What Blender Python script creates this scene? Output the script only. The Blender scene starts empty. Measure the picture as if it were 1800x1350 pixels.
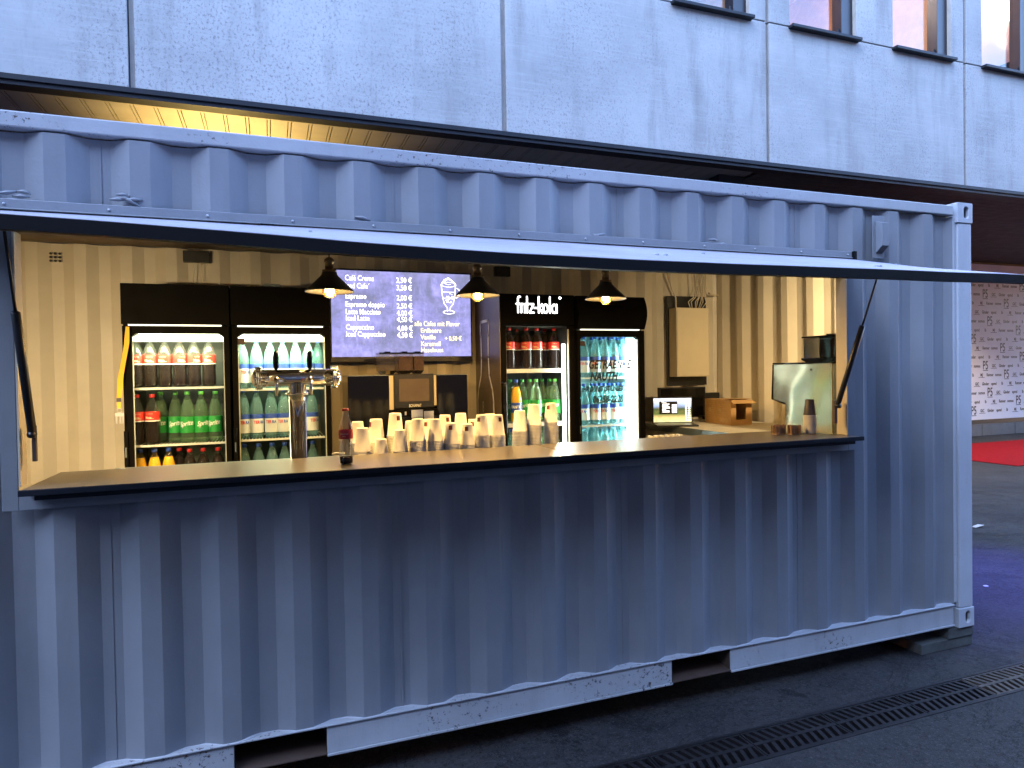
import bpy, bmesh, math, random
from mathutils import Vector, Matrix, noise
R = math.radians
random.seed(7)
SC = bpy.context.scene
COL = SC.collection

# ------------------------------------------------------------------ camera
CP = Vector((-4.0701, -2.8462, 1.6135)); YAW, PIT, ROL, FPX = 0.351888, -0.0172285, -0.0162888, 1161.73
_f = Vector((math.sin(YAW)*math.cos(PIT), math.cos(YAW)*math.cos(PIT), math.sin(PIT)))
_r = Vector((math.cos(YAW), -math.sin(YAW), 0)); _u = _r.cross(_f)
CR = _r*math.cos(ROL)+_u*math.sin(ROL); CU = -_r*math.sin(ROL)+_u*math.cos(ROL); CF = _f
cd = bpy.data.cameras.new('camera'); cam = bpy.data.objects.new('camera', cd); COL.objects.link(cam)
cd.sensor_width = 36; cd.sensor_fit = 'HORIZONTAL'; cd.lens = 36*FPX/1800; cd.clip_end = 500; cd.clip_start = .05
cam.matrix_world = Matrix(((CR.x, CU.x, -CF.x, CP.x), (CR.y, CU.y, -CF.y, CP.y), (CR.z, CU.z, -CF.z, CP.z), (0, 0, 0, 1)))
SC.camera = cam

# ------------------------------------------------------------------ sky, dusk light, exposure
w = bpy.data.worlds.new('World'); SC.world = w; w.use_nodes = True
nt = w.node_tree; bg = nt.nodes['Background']
sky = nt.nodes.new('ShaderNodeTexSky'); sky.sky_type = 'NISHITA'; sky.sun_disc = False
sky.sun_elevation = R(2.5); sky.sun_rotation = R(-60); sky.altitude = 100; sky.air_density = 1.0; sky.dust_density = .3; sky.ozone_density = 3.0
tint = nt.nodes.new('ShaderNodeMix'); tint.data_type = 'RGBA'; tint.blend_type = 'MULTIPLY'; tint.inputs[0].default_value = 1; tint.inputs[7].default_value = (1.47, 1.04, 1.08, 1)
nt.links.new(sky.outputs[0], tint.inputs[6]); nt.links.new(tint.outputs[2], bg.inputs[0]); bg.inputs[1].default_value = .15
sl = bpy.data.lights.new('sun', 'SUN'); sl.energy = .13; sl.angle = R(40); sl.color = (.62, .74, 1)
so = bpy.data.objects.new('sun', sl); COL.objects.link(so)
IL = .118     # scale of the kiosk's own and the assumed lamps relative to the dusk sky
so.rotation_euler = Vector((.55, .34, -.76)).to_track_quat('-Z', 'Y').to_euler()
SC.view_settings.view_transform = 'Standard'; SC.view_settings.look = 'None'
SC.view_settings.exposure = 5.15; SC.view_settings.gamma = 1
SC.render.engine = 'CYCLES'
SC.cycles.use_denoising = True
SC.cycles.max_bounces = 8; SC.cycles.transparent_max_bounces = 24
SC.cycles.sample_clamp_indirect = 4
SC.cycles.caustics_reflective = False; SC.cycles.caustics_refractive = False

# ------------------------------------------------------------------ pixel -> point helpers (1800 px photo)
def ray(u, v): return CF + CR*((u-900)/FPX) + CU*((675-v)/FPX)
def atY(u, v, y): d = ray(u, v); return CP + d*((y-CP.y)/d.y)
def atZ(u, v, z): d = ray(u, v); return CP + d*((z-CP.z)/d.z)
def atX(u, v, x): d = ray(u, v); return CP + d*((x-CP.x)/d.x)

# ------------------------------------------------------------------ materials
MATS = {}
def new_mat(name):
    m = bpy.data.materials.new(name); m.use_nodes = True; MATS[name] = m
    return m, m.node_tree, m.node_tree.nodes['Principled BSDF']
def N(nt, t, **k):
    n = nt.nodes.new(t)
    for a, b in k.items():
        if a in n.inputs.keys() if isinstance(a, str) else False: n.inputs[a].default_value = b
        else: setattr(n, a, b)
    return n
def tex(nt, scale, detail=4, rough=.6, vec=(1, 1, 1), kind='ShaderNodeTexNoise', dist=0):
    tc = nt.nodes.new('ShaderNodeTexCoord'); mp = nt.nodes.new('ShaderNodeMapping'); mp.inputs['Scale'].default_value = vec
    g = nt.nodes.new('ShaderNodeNewGeometry')
    nt.links.new(g.outputs['Position'], mp.inputs[0])
    n = nt.nodes.new(kind); n.inputs['Scale'].default_value = scale
    if kind == 'ShaderNodeTexNoise':
        n.inputs['Detail'].default_value = detail; n.inputs['Roughness'].default_value = rough; n.inputs['Distortion'].default_value = dist
    nt.links.new(mp.outputs[0], n.inputs['Vector'])
    nt.nodes.remove(tc)
    return n
def ramp(nt, src, stops):
    r = nt.nodes.new('ShaderNodeValToRGB'); nt.links.new(src, r.inputs[0])
    els = r.color_ramp.elements
    while len(els) < len(stops): els.new(.5)
    for e, (p, c) in zip(els, stops): e.position = p; e.color = (c if len(c) == 4 else (*c, 1)) if not isinstance(c, (int, float)) else (c, c, c, 1)
    return r
def mixc(nt, a, b, fac, mode='MIX'):
    m = nt.nodes.new('ShaderNodeMix'); m.data_type = 'RGBA'; m.blend_type = mode
    for i, s in ((6, a), (7, b), (0, fac)):
        if isinstance(s, bpy.types.NodeSocket): nt.links.new(s, m.inputs[i])
        elif isinstance(s, (int, float)): m.inputs[i].default_value = s if i == 0 else (s, s, s, 1)
        else: m.inputs[i].default_value = (*s, 1)
    return m.outputs[2]
def bump(nt, b, h, strength, dist=.01):
    n = nt.nodes.new('ShaderNodeBump'); n.inputs['Strength'].default_value = strength; n.inputs['Distance'].default_value = dist
    nt.links.new(h, n.inputs['Height'])
    return nt.links.new(n.outputs[0], b.inputs['Normal'])
def pmat(name, col, rough=.5, metal=0, var=.12, scale=6, bmp=.08, bscale=60, bdist=.002, spec=.5, coat=0):
    """painted / plain surface with slight tone variation and bump"""
    m, nt, b = new_mat(name)
    n = tex(nt, scale, 5); c0 = tuple(max(0, c*(1-var)) for c in col); c1 = tuple(min(1, c*(1+var)) for c in col)
    nt.links.new(ramp(nt, n.outputs[0], [(.3, c0), (.7, c1)]).outputs[0], b.inputs['Base Color'])
    if rough >= .45 and not metal:
        rr = ramp(nt, tex(nt, scale*2.3, 4).outputs[0], [(.3, rough-.07), (.7, min(1, rough+.07))])
        nt.links.new(rr.outputs[0], b.inputs['Roughness'])
    else: b.inputs['Roughness'].default_value = rough
    b.inputs['Metallic'].default_value = metal; b.inputs['Specular IOR Level'].default_value = spec; b.inputs['Coat Weight'].default_value = coat
    if bmp: bump(nt, b, tex(nt, bscale, 3).outputs[0], bmp, bdist)
    return m
def emat(name, col, st, base=None):
    m, nt, b = new_mat(name)
    b.inputs['Base Color'].default_value = (*(base or col), 1); b.inputs['Emission Color'].default_value = (*col, 1); b.inputs['Emission Strength'].default_value = st*IL
    b.inputs['Roughness'].default_value = .4
    return m
def clear(name, tint, gloss=.12, rough=.03, dif=0, difcol=(1, 1, 1), g0=.12):
    """thin clear plastic / glass: tinted transparency plus a fresnel-like sheen"""
    m = bpy.data.materials.new(name); m.use_nodes = True; MATS[name] = m; nt = m.node_tree
    nt.nodes.remove(nt.nodes['Principled BSDF']); out = nt.nodes['Material Output']
    tr = nt.nodes.new('ShaderNodeBsdfTransparent'); tr.inputs[0].default_value = (*tint, 1)
    gl = nt.nodes.new('ShaderNodeBsdfGlossy'); gl.inputs['Roughness'].default_value = rough
    lw = nt.nodes.new('ShaderNodeLayerWeight'); lw.inputs[0].default_value = .35
    mr = nt.nodes.new('ShaderNodeMapRange'); mr.inputs[3].default_value = gloss*g0; mr.inputs[4].default_value = min(.9, gloss*3)
    nt.links.new(lw.outputs['Fresnel'], mr.inputs[0])
    mx = nt.nodes.new('ShaderNodeMixShader'); nt.links.new(mr.outputs[0], mx.inputs[0]); nt.links.new(tr.outputs[0], mx.inputs[1]); nt.links.new(gl.outputs[0], mx.inputs[2])
    last = mx
    if dif:
        d = nt.nodes.new('ShaderNodeBsdfDiffuse'); d.inputs[0].default_value = (*difcol, 1)
        t2 = nt.nodes.new('ShaderNodeBsdfTranslucent'); t2.inputs[0].default_value = (*difcol, 1)
        a = nt.nodes.new('ShaderNodeMixShader'); a.inputs[0].default_value = .5; nt.links.new(d.outputs[0], a.inputs[1]); nt.links.new(t2.outputs[0], a.inputs[2])
        m2 = nt.nodes.new('ShaderNodeMixShader'); m2.inputs[0].default_value = dif
        nt.links.new(mx.outputs[0], m2.inputs[1]); nt.links.new(a.outputs[0], m2.inputs[2]); last = m2
    nt.links.new(last.outputs[0], out.inputs[0])
    return m

# container wall paint: hand-rolled blue grey, dull bloom and drips
def paint(name, col, chips=0, rough=.48, grime=.25):
    m, nt, b = new_mat(name)
    big = tex(nt, 1.3, 6, .6); st = tex(nt, 3.5, 6, .7, (2.2, 2.2, .28))
    c = ramp(nt, big.outputs[0], [(.3, tuple(x*.86 for x in col)), (.72, tuple(x*1.14 for x in col))]).outputs[0]
    g = ramp(nt, st.outputs[0], [(.5, 0), (.78, grime)]).outputs[0]
    c = mixc(nt, c, tuple(x*.55 for x in col), g)
    ru = tex(nt, 5.5, 7, .75, (3, 3, .35)); ru2 = tex(nt, .9, 3, .6)
    kk = nt.nodes.new('ShaderNodeMath'); kk.operation = 'MULTIPLY'
    nt.links.new(ramp(nt, ru.outputs[0], [(.60, 0), (.74, .8)]).outputs[0], kk.inputs[0]); nt.links.new(ramp(nt, ru2.outputs[0], [(.5, 0), (.64, .7)]).outputs[0], kk.inputs[1])
    c = mixc(nt, c, (.16, .13, .11), kk.outputs[0])
    if chips:
        sp = tex(nt, 46, 8, .75); msk = tex(nt, 1.1, 3)
        k = nt.nodes.new('ShaderNodeMath'); k.operation = 'MULTIPLY'
        nt.links.new(ramp(nt, sp.outputs[0], [(.57, 0), (.61, 1)]).outputs[0], k.inputs[0]); nt.links.new(ramp(nt, msk.outputs[0], [(.48, 0), (.6, chips)]).outputs[0], k.inputs[1])
        c = mixc(nt, c, (.05, .035, .03), k.outputs[0])
    nt.links.new(c, b.inputs['Base Color'])
    nt.links.new(ramp(nt, tex(nt, 4, 5, .7, (1, 1, .5)).outputs[0], [(.3, rough-.1), (.7, rough+.12)]).outputs[0], b.inputs['Roughness'])
    h = nt.nodes.new('ShaderNodeMath'); h.operation = 'ADD'
    s2 = nt.nodes.new('ShaderNodeMath'); s2.operation = 'MULTIPLY'; s2.inputs[1].default_value = .12
    nt.links.new(tex(nt, 3, 3, .5, (1.5, 1.5, .6)).outputs[0], h.inputs[0]); nt.links.new(tex(nt, 90, 3).outputs[0], s2.inputs[0]); nt.links.new(s2.outputs[0], h.inputs[1])
    bump(nt, b, h.outputs[0], .35, .02)
    return m
M = MATS
paint('wall_paint', (.198, .215, .242)); paint('rail_paint', (.36, .38, .41), chips=1.6, rough=.5, grime=.35)
paint('post_paint', (.40, .43, .48), chips=.5, rough=.5, grime=.3); paint('hatch_paint', (.34, .32, .37), rough=.42, grime=.15)
pmat('dark_trim', (.004, .0045, .006), .6, spec=.12); pmat('black_metal', (.012, .012, .012), .35); pmat('black_gloss', (.005, .005, .005), .08, var=.05, bmp=0, spec=.28)
pmat('ceiling_brown', (.10, .07, .045), .6); pmat('cream', (.54, .49, .39), .5, var=.08, scale=3, bmp=.12, bscale=25)
pmat('brown_under', (.07, .045, .035), .6)
pmat('fridge_black', (.004, .0035, .003), .75, bmp=.03, spec=.05); pmat('fridge_in_dark', (.045, .05, .035), .5, bmp=0); pmat('fridge_in_white', (.42, .56, .58), .4, bmp=0)
pmat('shelf_wire', (.75, .75, .68), .35); pmat('fridge_side', (.10, .075, .05), .35, var=.1)
pmat('steel', (.62, .58, .52), .16, 1, var=.06, bmp=.02); pmat('brass', (.16, .11, .05), .35, .8); pmat('chrome', (.75, .72, .66), .06, 1, var=.03, bmp=0)
pmat('steel_sheet', (.74, .66, .46), .20, .9, var=.03, scale=3, bmp=0)
_n = MATS['steel_sheet'].node_tree; bump(_n, _n.nodes['Principled BSDF'], tex(_n, 2.4, 0, .5, (1, 1, .7), dist=.6).outputs[0], .5, .05)
pmat('counter_top', (.21, .185, .15), .34, .7, var=.05, scale=2.5, bmp=0)
pmat('counter_edge', (.010, .013, .020), .5, spec=.2)
pmat('white_table', (.62, .58, .48), .5, var=.06); pmat('galva', (.22, .26, .26), .35, .7)
pmat('plywood', (.35, .24, .14), .6)
def mk_cup():
    m, nt, b = new_mat('paper_white'); b.inputs['Base Color'].default_value = (.72, .68, .62, 1); b.inputs['Roughness'].default_value = .6
    b.inputs['Subsurface Weight'].default_value = 0
    n = tex(nt, 30, 3); nt.links.new(ramp(nt, n.outputs[0], [(.3, (.74, .73, .70)), (.7, (.82, .81, .78))]).outputs[0], b.inputs['Base Color'])
mk_cup()
pmat('cup_dark', (.035, .028, .022), .5); pmat('sticker_red', (.28, .03, .02), .5); pmat('sticker_brown', (.05, .03, .025), .5)
pmat('carton', (.42, .25, .10), .75, var=.1, scale=14, bmp=.1); pmat('carton_print', (.50, .36, .18), .75); pmat('carton_dark', (.06, .03, .012), .8)
pmat('fuse_cream', (.60, .52, .36), .45, var=.04); pmat('cable_white', (.6, .54, .42), .5)
pmat('wood_stick', (.32, .18, .09), .7, var=.3, scale=60); pmat('lanyard_yellow', (.75, .42, .02), .6); pmat('key_metal', (.5, .5, .48), .3, 1)
pmat('red_cap', (.55, .02, .02), .4); pmat('green_cap', (.10, .45, .08), .4); pmat('blue_cap', (.03, .09, .45), .4)
pmat('label_red', (.60, .03, .02), .4, var=.05); pmat('label_green', (.02, .30, .05), .4, var=.05); pmat('label_blue', (.03, .08, .42), .4); pmat('label_pale', (.62, .66, .66), .4)
pmat('print_white', (.85, .85, .78), .5, bmp=0); pmat('print_red', (.60, .03, .04), .5, bmp=0); pmat('print_black', (.01, .01, .012), .5, bmp=0); pmat('print_cream', (.80, .68, .40), .5, bmp=0)
pmat('cola', (.012, .003, .001), .12, bmp=0, spec=.15); pmat('orange_drink', (.95, .50, .01), .15, bmp=0, var=.04)
clear('pet', (.98, .99, .98), .10, dif=.025, difcol=(.9, .95, .85)); clear('pet_green', (.86, .98, .88), .12, dif=.07, difcol=(.6, .9, .6)); clear('pet_blue', (.84, .97, .98), .14, dif=.15, difcol=(.55, .92, .95)); clear('water', (.80, .93, .93), .10, dif=.16, difcol=(.6, .85, .85)); clear('lemonade', (.86, .93, .82), .08, dif=.10, difcol=(.7, .8, .6))
clear('window_glass', (.92, .93, .95), .05, g0=.3); clear('door_glass', (.97, .98, .97), .04); clear('hopper_clear', (.92, .88, .80), .12, dif=.06, difcol=(.8, .7, .5)); clear('hopper_smoke', (.42, .42, .42), .2); clear('bottle_glass', (.98, .99, .985), .15, .01)
pmat('beans', (.07, .03, .015), .5, var=.9, scale=140, bmp=1, bscale=160, bdist=.01)
pmat('red_carpet', (.19, .006, .010), .95, spec=.03, var=.15, scale=9, bmp=.4, bscale=300); pmat('block_wood', (.055, .062, .06), .8, var=.3, scale=8, bmp=.5, bscale=30, bdist=.006)
pmat('iron', (.014, .012, .013), .55, .4, var=.5, scale=9, bmp=.4, bscale=80); pmat('iron_rust', (.055, .042, .032), .6, .2, var=.3, scale=9, bmp=.4, bscale=80)
pmat('trench_dark', (.006, .006, .007), .9); pmat('litter', (.45, .45, .47), .6)
pmat('building_trim', (.018, .019, .024), .5, spec=.25); pmat('window_frame', (.022, .020, .026), .35); pmat('reveal', (.42, .38, .34), .8, var=.15, bmp=.3, bscale=20, bdist=.01)
pmat('room_white', (.74, .60, .58), .8, bmp=0, var=.03); pmat('room_wood', (.55, .30, .12), .6)
pmat('banner_cloth', (.80, .81, .86), .8, var=.03, scale=1.5, bmp=.15, bscale=2, bdist=.05); pmat('plinth_stone', (.13, .135, .14), .8)
pmat('dark_wall', (.022, .021, .022), .8); pmat('opposite_wall', (.16, .16, .17), .8)
emat('bulb_hot', (1, .55, .14), 60); emat('bulb_glow', (1, .45, .08), 2.2, (.3, .15, .03))
emat('fridge_light', (1, 1, .62), 3.2); emat('fridge_light_line', (1, .98, .75), .6); emat('led_white', (.95, 1, .96), 3.5); emat('led_cyan', (.86, 1, 1), 1.9)
emat('logo_light', (1, 1, 1), 2); emat('screen_text', (1, 1, 1), .6); emat('screen_text_yellow', (1, .88, .45), .5); emat('assumed_lamp_light', (1, .72, .34), 8)
emat('room_lamp', (1, .90, .82), 1.6)
# chalkboard picture on the menu screen
m, nt, b = new_mat('menu_screen')
n1 = tex(nt, 5, 7, .75, (1, 1, 1.6)); n2 = tex(nt, 22, 6, .8, (3, 1, .6))
c = ramp(nt, n1.outputs[0], [(.3, (.11, .115, .20)), (.5, (.18, .175, .38)), (.72, (.31, .29, .62))]).outputs[0]
c = mixc(nt, c, (.45, .44, .75), ramp(nt, n2.outputs[0], [(.52, 0), (.78, .6)]).outputs[0])
n3 = tex(nt, 2.2, 4, .6, dist=1.5)
c = mixc(nt, c, (.10, .11, .14), ramp(nt, n3.outputs[0], [(.45, 0), (.7, .75)]).outputs[0])
nt.links.new(c, b.inputs['Emission Color']); b.inputs['Emission Strength'].default_value = .55*IL; b.inputs['Base Color'].default_value = (.01, .01, .02, 1); b.inputs['Roughness'].default_value = .6; b.inputs['Specular IOR Level'].default_value = .15
# laptop desktop picture
m, nt, b = new_mat('laptop_screen')
g = nt.nodes.new('ShaderNodeNewGeometry'); sx = nt.nodes.new('ShaderNodeSeparateXYZ'); nt.links.new(g.outputs['Position'], sx.inputs[0])
mr = nt.nodes.new('ShaderNodeMapRange'); mr.inputs[1].default_value = 1.18; mr.inputs[2].default_value = 1.40; nt.links.new(sx.outputs[2], mr.inputs[0])
c = ramp(nt, mr.outputs[0], [(.0, (.8, .7, .35)), (.18, (.75, .55, .2)), (.3, (.10, .14, .03)), (.5, (.05, .08, .03)), (.62, (.35, .45, .75)), (.85, (.85, .9, 1))]).outputs[0]
c = mixc(nt, c, (.3, .2, .05), ramp(nt, tex(nt, 40, 4).outputs[0], [(.5, 0), (.7, .5)]).outputs[0])
nt.links.new(c, b.inputs['Emission Color']); b.inputs['Emission Strength'].default_value = .4*IL; b.inputs['Base Color'].default_value = (.01, .01, .01, 1)
# concrete panels: pale, mottled, pitted, with damp runs
m, nt, b = new_mat('concrete')
a = tex(nt, .42, 7, .65); st = tex(nt, 1.5, 7, .7, (1.6, 1, .22)); pit = tex(nt, 38, 9, .8, (1, 1, .8)); msk = tex(nt, .9, 4, .7, (1, 1, .6)); bd = tex(nt, 7, 5, .6, (.25, 1, 6))
c = ramp(nt, a.outputs[0], [(.32, (.34, .335, .33)), (.66, (.54, .525, .515))]).outputs[0]
c = mixc(nt, c, (.27, .26, .25), ramp(nt, st.outputs[0], [(.50, 0), (.68, .75)]).outputs[0])
c = mixc(nt, c, (.54, .53, .52), ramp(nt, bd.outputs[0], [(.5, 0), (.75, .45)]).outputs[0])
k = nt.nodes.new('ShaderNodeMath'); k.operation = 'MULTIPLY'
nt.links.new(ramp(nt, pit.outputs[0], [(.52, 0), (.60, 1)]).outputs[0], k.inputs[0]); nt.links.new(ramp(nt, msk.outputs[0], [(.38, .12), (.60, .95)]).outputs[0], k.inputs[1])
c = mixc(nt, c, (.20, .19, .20), k.outputs[0])
pit2 = tex(nt, 62, 6, .8)
c = mixc(nt, c, (.24, .23, .24), ramp(nt, pit2.outputs[0], [(.60, 0), (.70, .55)]).outputs[0])
oi = nt.nodes.new('ShaderNodeObjectInfo')
c = mixc(nt, c, ramp(nt, oi.outputs['Random'], [(0, (.86, .87, .88)), (1, (1, 1, 1))]).outputs[0], 1.0, 'MULTIPLY')
nt.links.new(c, b.inputs['Base Color']); b.inputs['Roughness'].default_value = .9; b.inputs['Specular IOR Level'].default_value = .2
bump(nt, b, pit.outputs[0], .25, .01)
# asphalt
m, nt, b = new_mat('asphalt')
a = tex(nt, .7, 6, .65); fine = tex(nt, 210, 3, .7); stn = tex(nt, 1.6, 7, .7, (1, 1, 1), dist=.6)
c = ramp(nt, a.outputs[0], [(.3, (.018, .018, .020)), (.7, (.040, .040, .041))]).outputs[0]
c = mixc(nt, c, (.008, .008, .010), ramp(nt, stn.outputs[0], [(.56, 0), (.60, .8)]).outputs[0])
fine2 = tex(nt, 75, 4, .8)
c = mixc(nt, c, (.095, .095, .10), ramp(nt, fine2.outputs[0], [(.55, 0), (.72, .7)]).outputs[0])
fine3 = tex(nt, 34, 5, .8)
c = mixc(nt, c, (.010, .010, .011), ramp(nt, fine3.outputs[0], [(.50, 0), (.64, .75)]).outputs[0])
c = mixc(nt, c, (.12, .12, .12), ramp(nt, fine.outputs[0], [(.62, 0), (.72, .5)]).outputs[0])
cr = tex(nt, .8, 8, .75, dist=1.2)
c = mixc(nt, c, (.006, .006, .007), ramp(nt, cr.outputs[0], [(.492, 0), (.4985, .85), (.5015, .85), (.508, 0)]).outputs[0])
nt.links.new(c, b.inputs['Base Color'])
nt.links.new(ramp(nt, stn.outputs[0], [(.5, .92), (.66, .7)]).outputs[0], b.inputs['Roughness']); b.inputs['Specular IOR Level'].default_value = .18
bump(nt, b, fine.outputs[0], .5, .006)
# overhang boards
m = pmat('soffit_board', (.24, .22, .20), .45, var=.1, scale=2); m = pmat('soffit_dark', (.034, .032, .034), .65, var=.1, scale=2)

# ------------------------------------------------------------------ mesh builder
class MB:
    def __init__(s): s.v = []; s.f = []; s.m = []; s.mats = []; s.cur = 0; s.sm = []
    def mat(s, name):
        if name not in s.mats: s.mats.append(name)
        s.cur = s.mats.index(name); return s
    def face(s, idx, smooth=False): s.f.append(idx); s.m.append(s.cur); s.sm.append(smooth)
    def box(s, x0, x1, y0, y1, z0, z1, fn=None):
        b = len(s.v); P = [(x, y, z) for z in (z0, z1) for y in (y0, y1) for x in (x0, x1)]
        s.v += [fn(p) if fn else p for p in P]
        for q in ((0, 2, 3, 1), (4, 5, 7, 6), (0, 1, 5, 4), (2, 6, 7, 3), (0, 4, 6, 2), (1, 3, 7, 5)): s.face([b+i for i in q])
        return s
    def quad(s, *p):
        b = len(s.v); s.v += [tuple(q) for q in p]; s.face(list(range(b, b+len(p)))); return s
    def lathe(s, prof, c=(0, 0, 0), seg=20, mats=None, smooth=True, axis='Z', caps=True):
        b = len(s.v); n = len(prof)
        for r, z in prof:
            for k in range(seg):
                a = 2*math.pi*k/seg; x, y = r*math.cos(a), r*math.sin(a)
                p = (x, y, z) if axis == 'Z' else ((z, x, y) if axis == 'X' else (x, z, y))
                s.v.append((c[0]+p[0], c[1]+p[1], c[2]+p[2]))
        for i in range(n-1):
            if mats: s.mat(mats[i])
            for k in range(seg):
                k2 = (k+1) % seg; s.face([b+i*seg+k, b+i*seg+k2, b+(i+1)*seg+k2, b+(i+1)*seg+k], smooth)
        if caps:
            if prof[0][0] > 1e-5: s.face([b+k for k in reversed(range(seg))])
            if prof[-1][0] > 1e-5: s.face([b+(n-1)*seg+k for k in range(seg)])
        return s
    def tube(s, pts, r, seg=8):
        pts = [Vector(p) for p in pts]; b = len(s.v); n = len(pts)
        rr = r if isinstance(r, (list, tuple)) else [r]*n
        prev = None
        for i, p in enumerate(pts):
            d = (pts[min(i+1, n-1)]-pts[max(i-1, 0)]).normalized()
            a = prev if prev is not None else (Vector((0, 0, 1)) if abs(d.z) < .9 else Vector((1, 0, 0)))
            x = d.cross(a).normalized(); y = x.cross(d).normalized(); prev = y
            for k in range(seg):
                t = 2*math.pi*k/seg; s.v.append(tuple(p+x*(rr[i]*math.cos(t))+y*(rr[i]*math.sin(t))))
        for i in range(n-1):
            for k in range(seg):
                k2 = (k+1) % seg; s.face([b+i*seg+k, b+i*seg+k2, b+(i+1)*seg+k2, b+(i+1)*seg+k], True)
        s.face([b+k for k in reversed(range(seg))]); s.face([b+(n-1)*seg+k for k in range(seg)])
        return s
    def prism(s, poly, a0, a1, plane='XZ'):
        """poly extruded along the remaining axis from a0 to a1"""
        b = len(s.v); n = len(poly)
        for a in (a0, a1):
            for p, q in poly: s.v.append({'XZ': (p, a, q), 'YZ': (a, p, q), 'XY': (p, q, a)}[plane])
        s.face([b+i for i in range(n)]); s.face([b+n+i for i in reversed(range(n))])
        for i in range(n): j = (i+1) % n; s.face([b+i, b+n+i, b+n+j, b+j])
        return s
    def build(s, name, parent=None, bev=0, sol=0):
        me = bpy.data.meshes.new(name); me.from_pydata(s.v, [], s.f)
        for mn in s.mats: me.materials.append(MATS[mn])
        me.polygons.foreach_set('material_index', s.m); me.polygons.foreach_set('use_smooth', s.sm)
        bm = bmesh.new(); bm.from_mesh(me); bmesh.ops.recalc_face_normals(bm, faces=bm.faces); bm.to_mesh(me); bm.free(); me.update()
        o = bpy.data.objects.new(name, me); COL.objects.link(o)
        if parent: o.parent = parent
        if bev: mo = o.modifiers.new('edge', 'BEVEL'); mo.width = bev; mo.segments = 2; mo.limit_method = 'ANGLE'
        if sol: mo = o.modifiers.new('thickness', 'SOLIDIFY'); mo.thickness = sol; mo.offset = 0
        return o
def mb(mat): return MB().mat(mat)
def pieces(B, name, parent, bev=0, sol=0):
    """build every connected piece of B as an object of its own"""
    par = list(range(len(B.v)))
    def find(a):
        while par[a] != a: par[a] = par[par[a]]; a = par[a]
        return a
    for f in B.f:
        for q in f[1:]: par[find(q)] = find(f[0])
    groups = {}
    for i, f in enumerate(B.f): groups.setdefault(find(f[0]), []).append(i)
    out = []
    for fs in groups.values():
        nb = MB(); mp = {}; nb.mats = list(B.mats)
        for i in fs:
            idx = []
            for q in B.f[i]:
                if q not in mp: mp[q] = len(nb.v); nb.v.append(B.v[q])
                idx.append(mp[q])
            nb.f.append(idx); nb.m.append(B.m[i]); nb.sm.append(B.sm[i])
        out.append(nb.build(name, parent, bev, sol))
    return out
def tag(o, label=None, cat=None, group=None, kind=None):
    if label: o['label'] = label
    if cat: o['category'] = cat
    if group: o['group'] = group
    if kind: o['kind'] = kind
    return o
def thing(name, label, cat, loc=(0, 0, 0), group=None):
    o = bpy.data.objects.new(name, None); COL.objects.link(o); o.location = loc; o.empty_display_size = .05
    return tag(o, label, cat, group)
def kids(o): return [c for c in COL.objects if c.parent is o]
def copy_tree(o, loc=None, label=None, parent=None):
    c = o.copy(); COL.objects.link(c)
    if parent: c.parent = parent
    if loc is not None: c.location = loc
    if label: c['label'] = label
    for ch in TREE.get(o.name, []) or kids(o): copy_tree(ch, parent=c)
    return c
TREE = {}
_tc = {}
def text_geo(s, size, shear=0, offset=0, align='CENTER', spacing=1.0):
    key = (s, size, shear, offset, align, spacing)
    if key in _tc: return _tc[key]
    cu = bpy.data.curves.new('t', 'FONT'); cu.body = s; cu.size = size; cu.shear = shear; cu.offset = offset; cu.align_x = align; cu.space_character = spacing; cu.resolution_u = 3
    o = bpy.data.objects.new('t', cu); COL.objects.link(o); bpy.context.view_layer.update()
    me = bpy.data.meshes.new_from_object(o.evaluated_get(bpy.context.evaluated_depsgraph_get()))
    V = [(v.co.x, v.co.y) for v in me.vertices]; F = [tuple(p.vertices) for p in me.polygons]
    bpy.data.objects.remove(o); bpy.data.curves.remove(cu); bpy.data.meshes.remove(me)
    _tc[key] = (V, F); return V, F
def add_text(B, s, size, fn, shear=0, offset=0, align='CENTER', spacing=1.0, xs=1.0):
    V, F = text_geo(s, size, shear, offset, align, spacing); b = len(B.v)
    B.v += [tuple(fn(x*xs, y)) for x, y in V]
    for f in F: B.face([b+i for i in f])
    return B
def ribbon(B, pts, wd, fn, closed=False):
    """flat stroke of width wd through 2-D points, mapped by fn; round joints"""
    P = [Vector((p[0], p[1])) for p in pts]
    if closed: P.append(P[0])
    for i in range(len(P)-1):
        d = P[i+1]-P[i]
        if d.length < 1e-7: continue
        n = Vector((-d.y, d.x)).normalized()*wd/2; b = len(B.v)
        B.v += [tuple(fn(*(P[i]+n))), tuple(fn(*(P[i]-n))), tuple(fn(*(P[i+1]-n))), tuple(fn(*(P[i+1]+n)))]; B.face([b, b+1, b+2, b+3])
    for k, p in enumerate(P):
        b = len(B.v); e = -1e-4*(1+k % 2)
        for j in range(8):
            t = math.pi*j/4; q = fn(p.x+wd/2*math.cos(t), p.y+wd/2*math.sin(t)); B.v.append((q[0], q[1]+e, q[2]))
        B.face([b+j for j in range(8)])
def arc(cx, cy, rx, ry, a0, a1, n=10): return [(cx+rx*math.cos(R(a0+(a1-a0)*i/n)), cy+ry*math.sin(R(a0+(a1-a0)*i/n))) for i in range(n+1)]
def lerp(xs, ys, x):
    for i in range(len(xs)-1):
        if x <= xs[i+1]: t = (x-xs[i])/(xs[i+1]-xs[i]); return ys[i]+t*(ys[i+1]-ys[i])
    return ys[-1]

G = -.13                     # ground level (container rests on blocks at z = 0)
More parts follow.
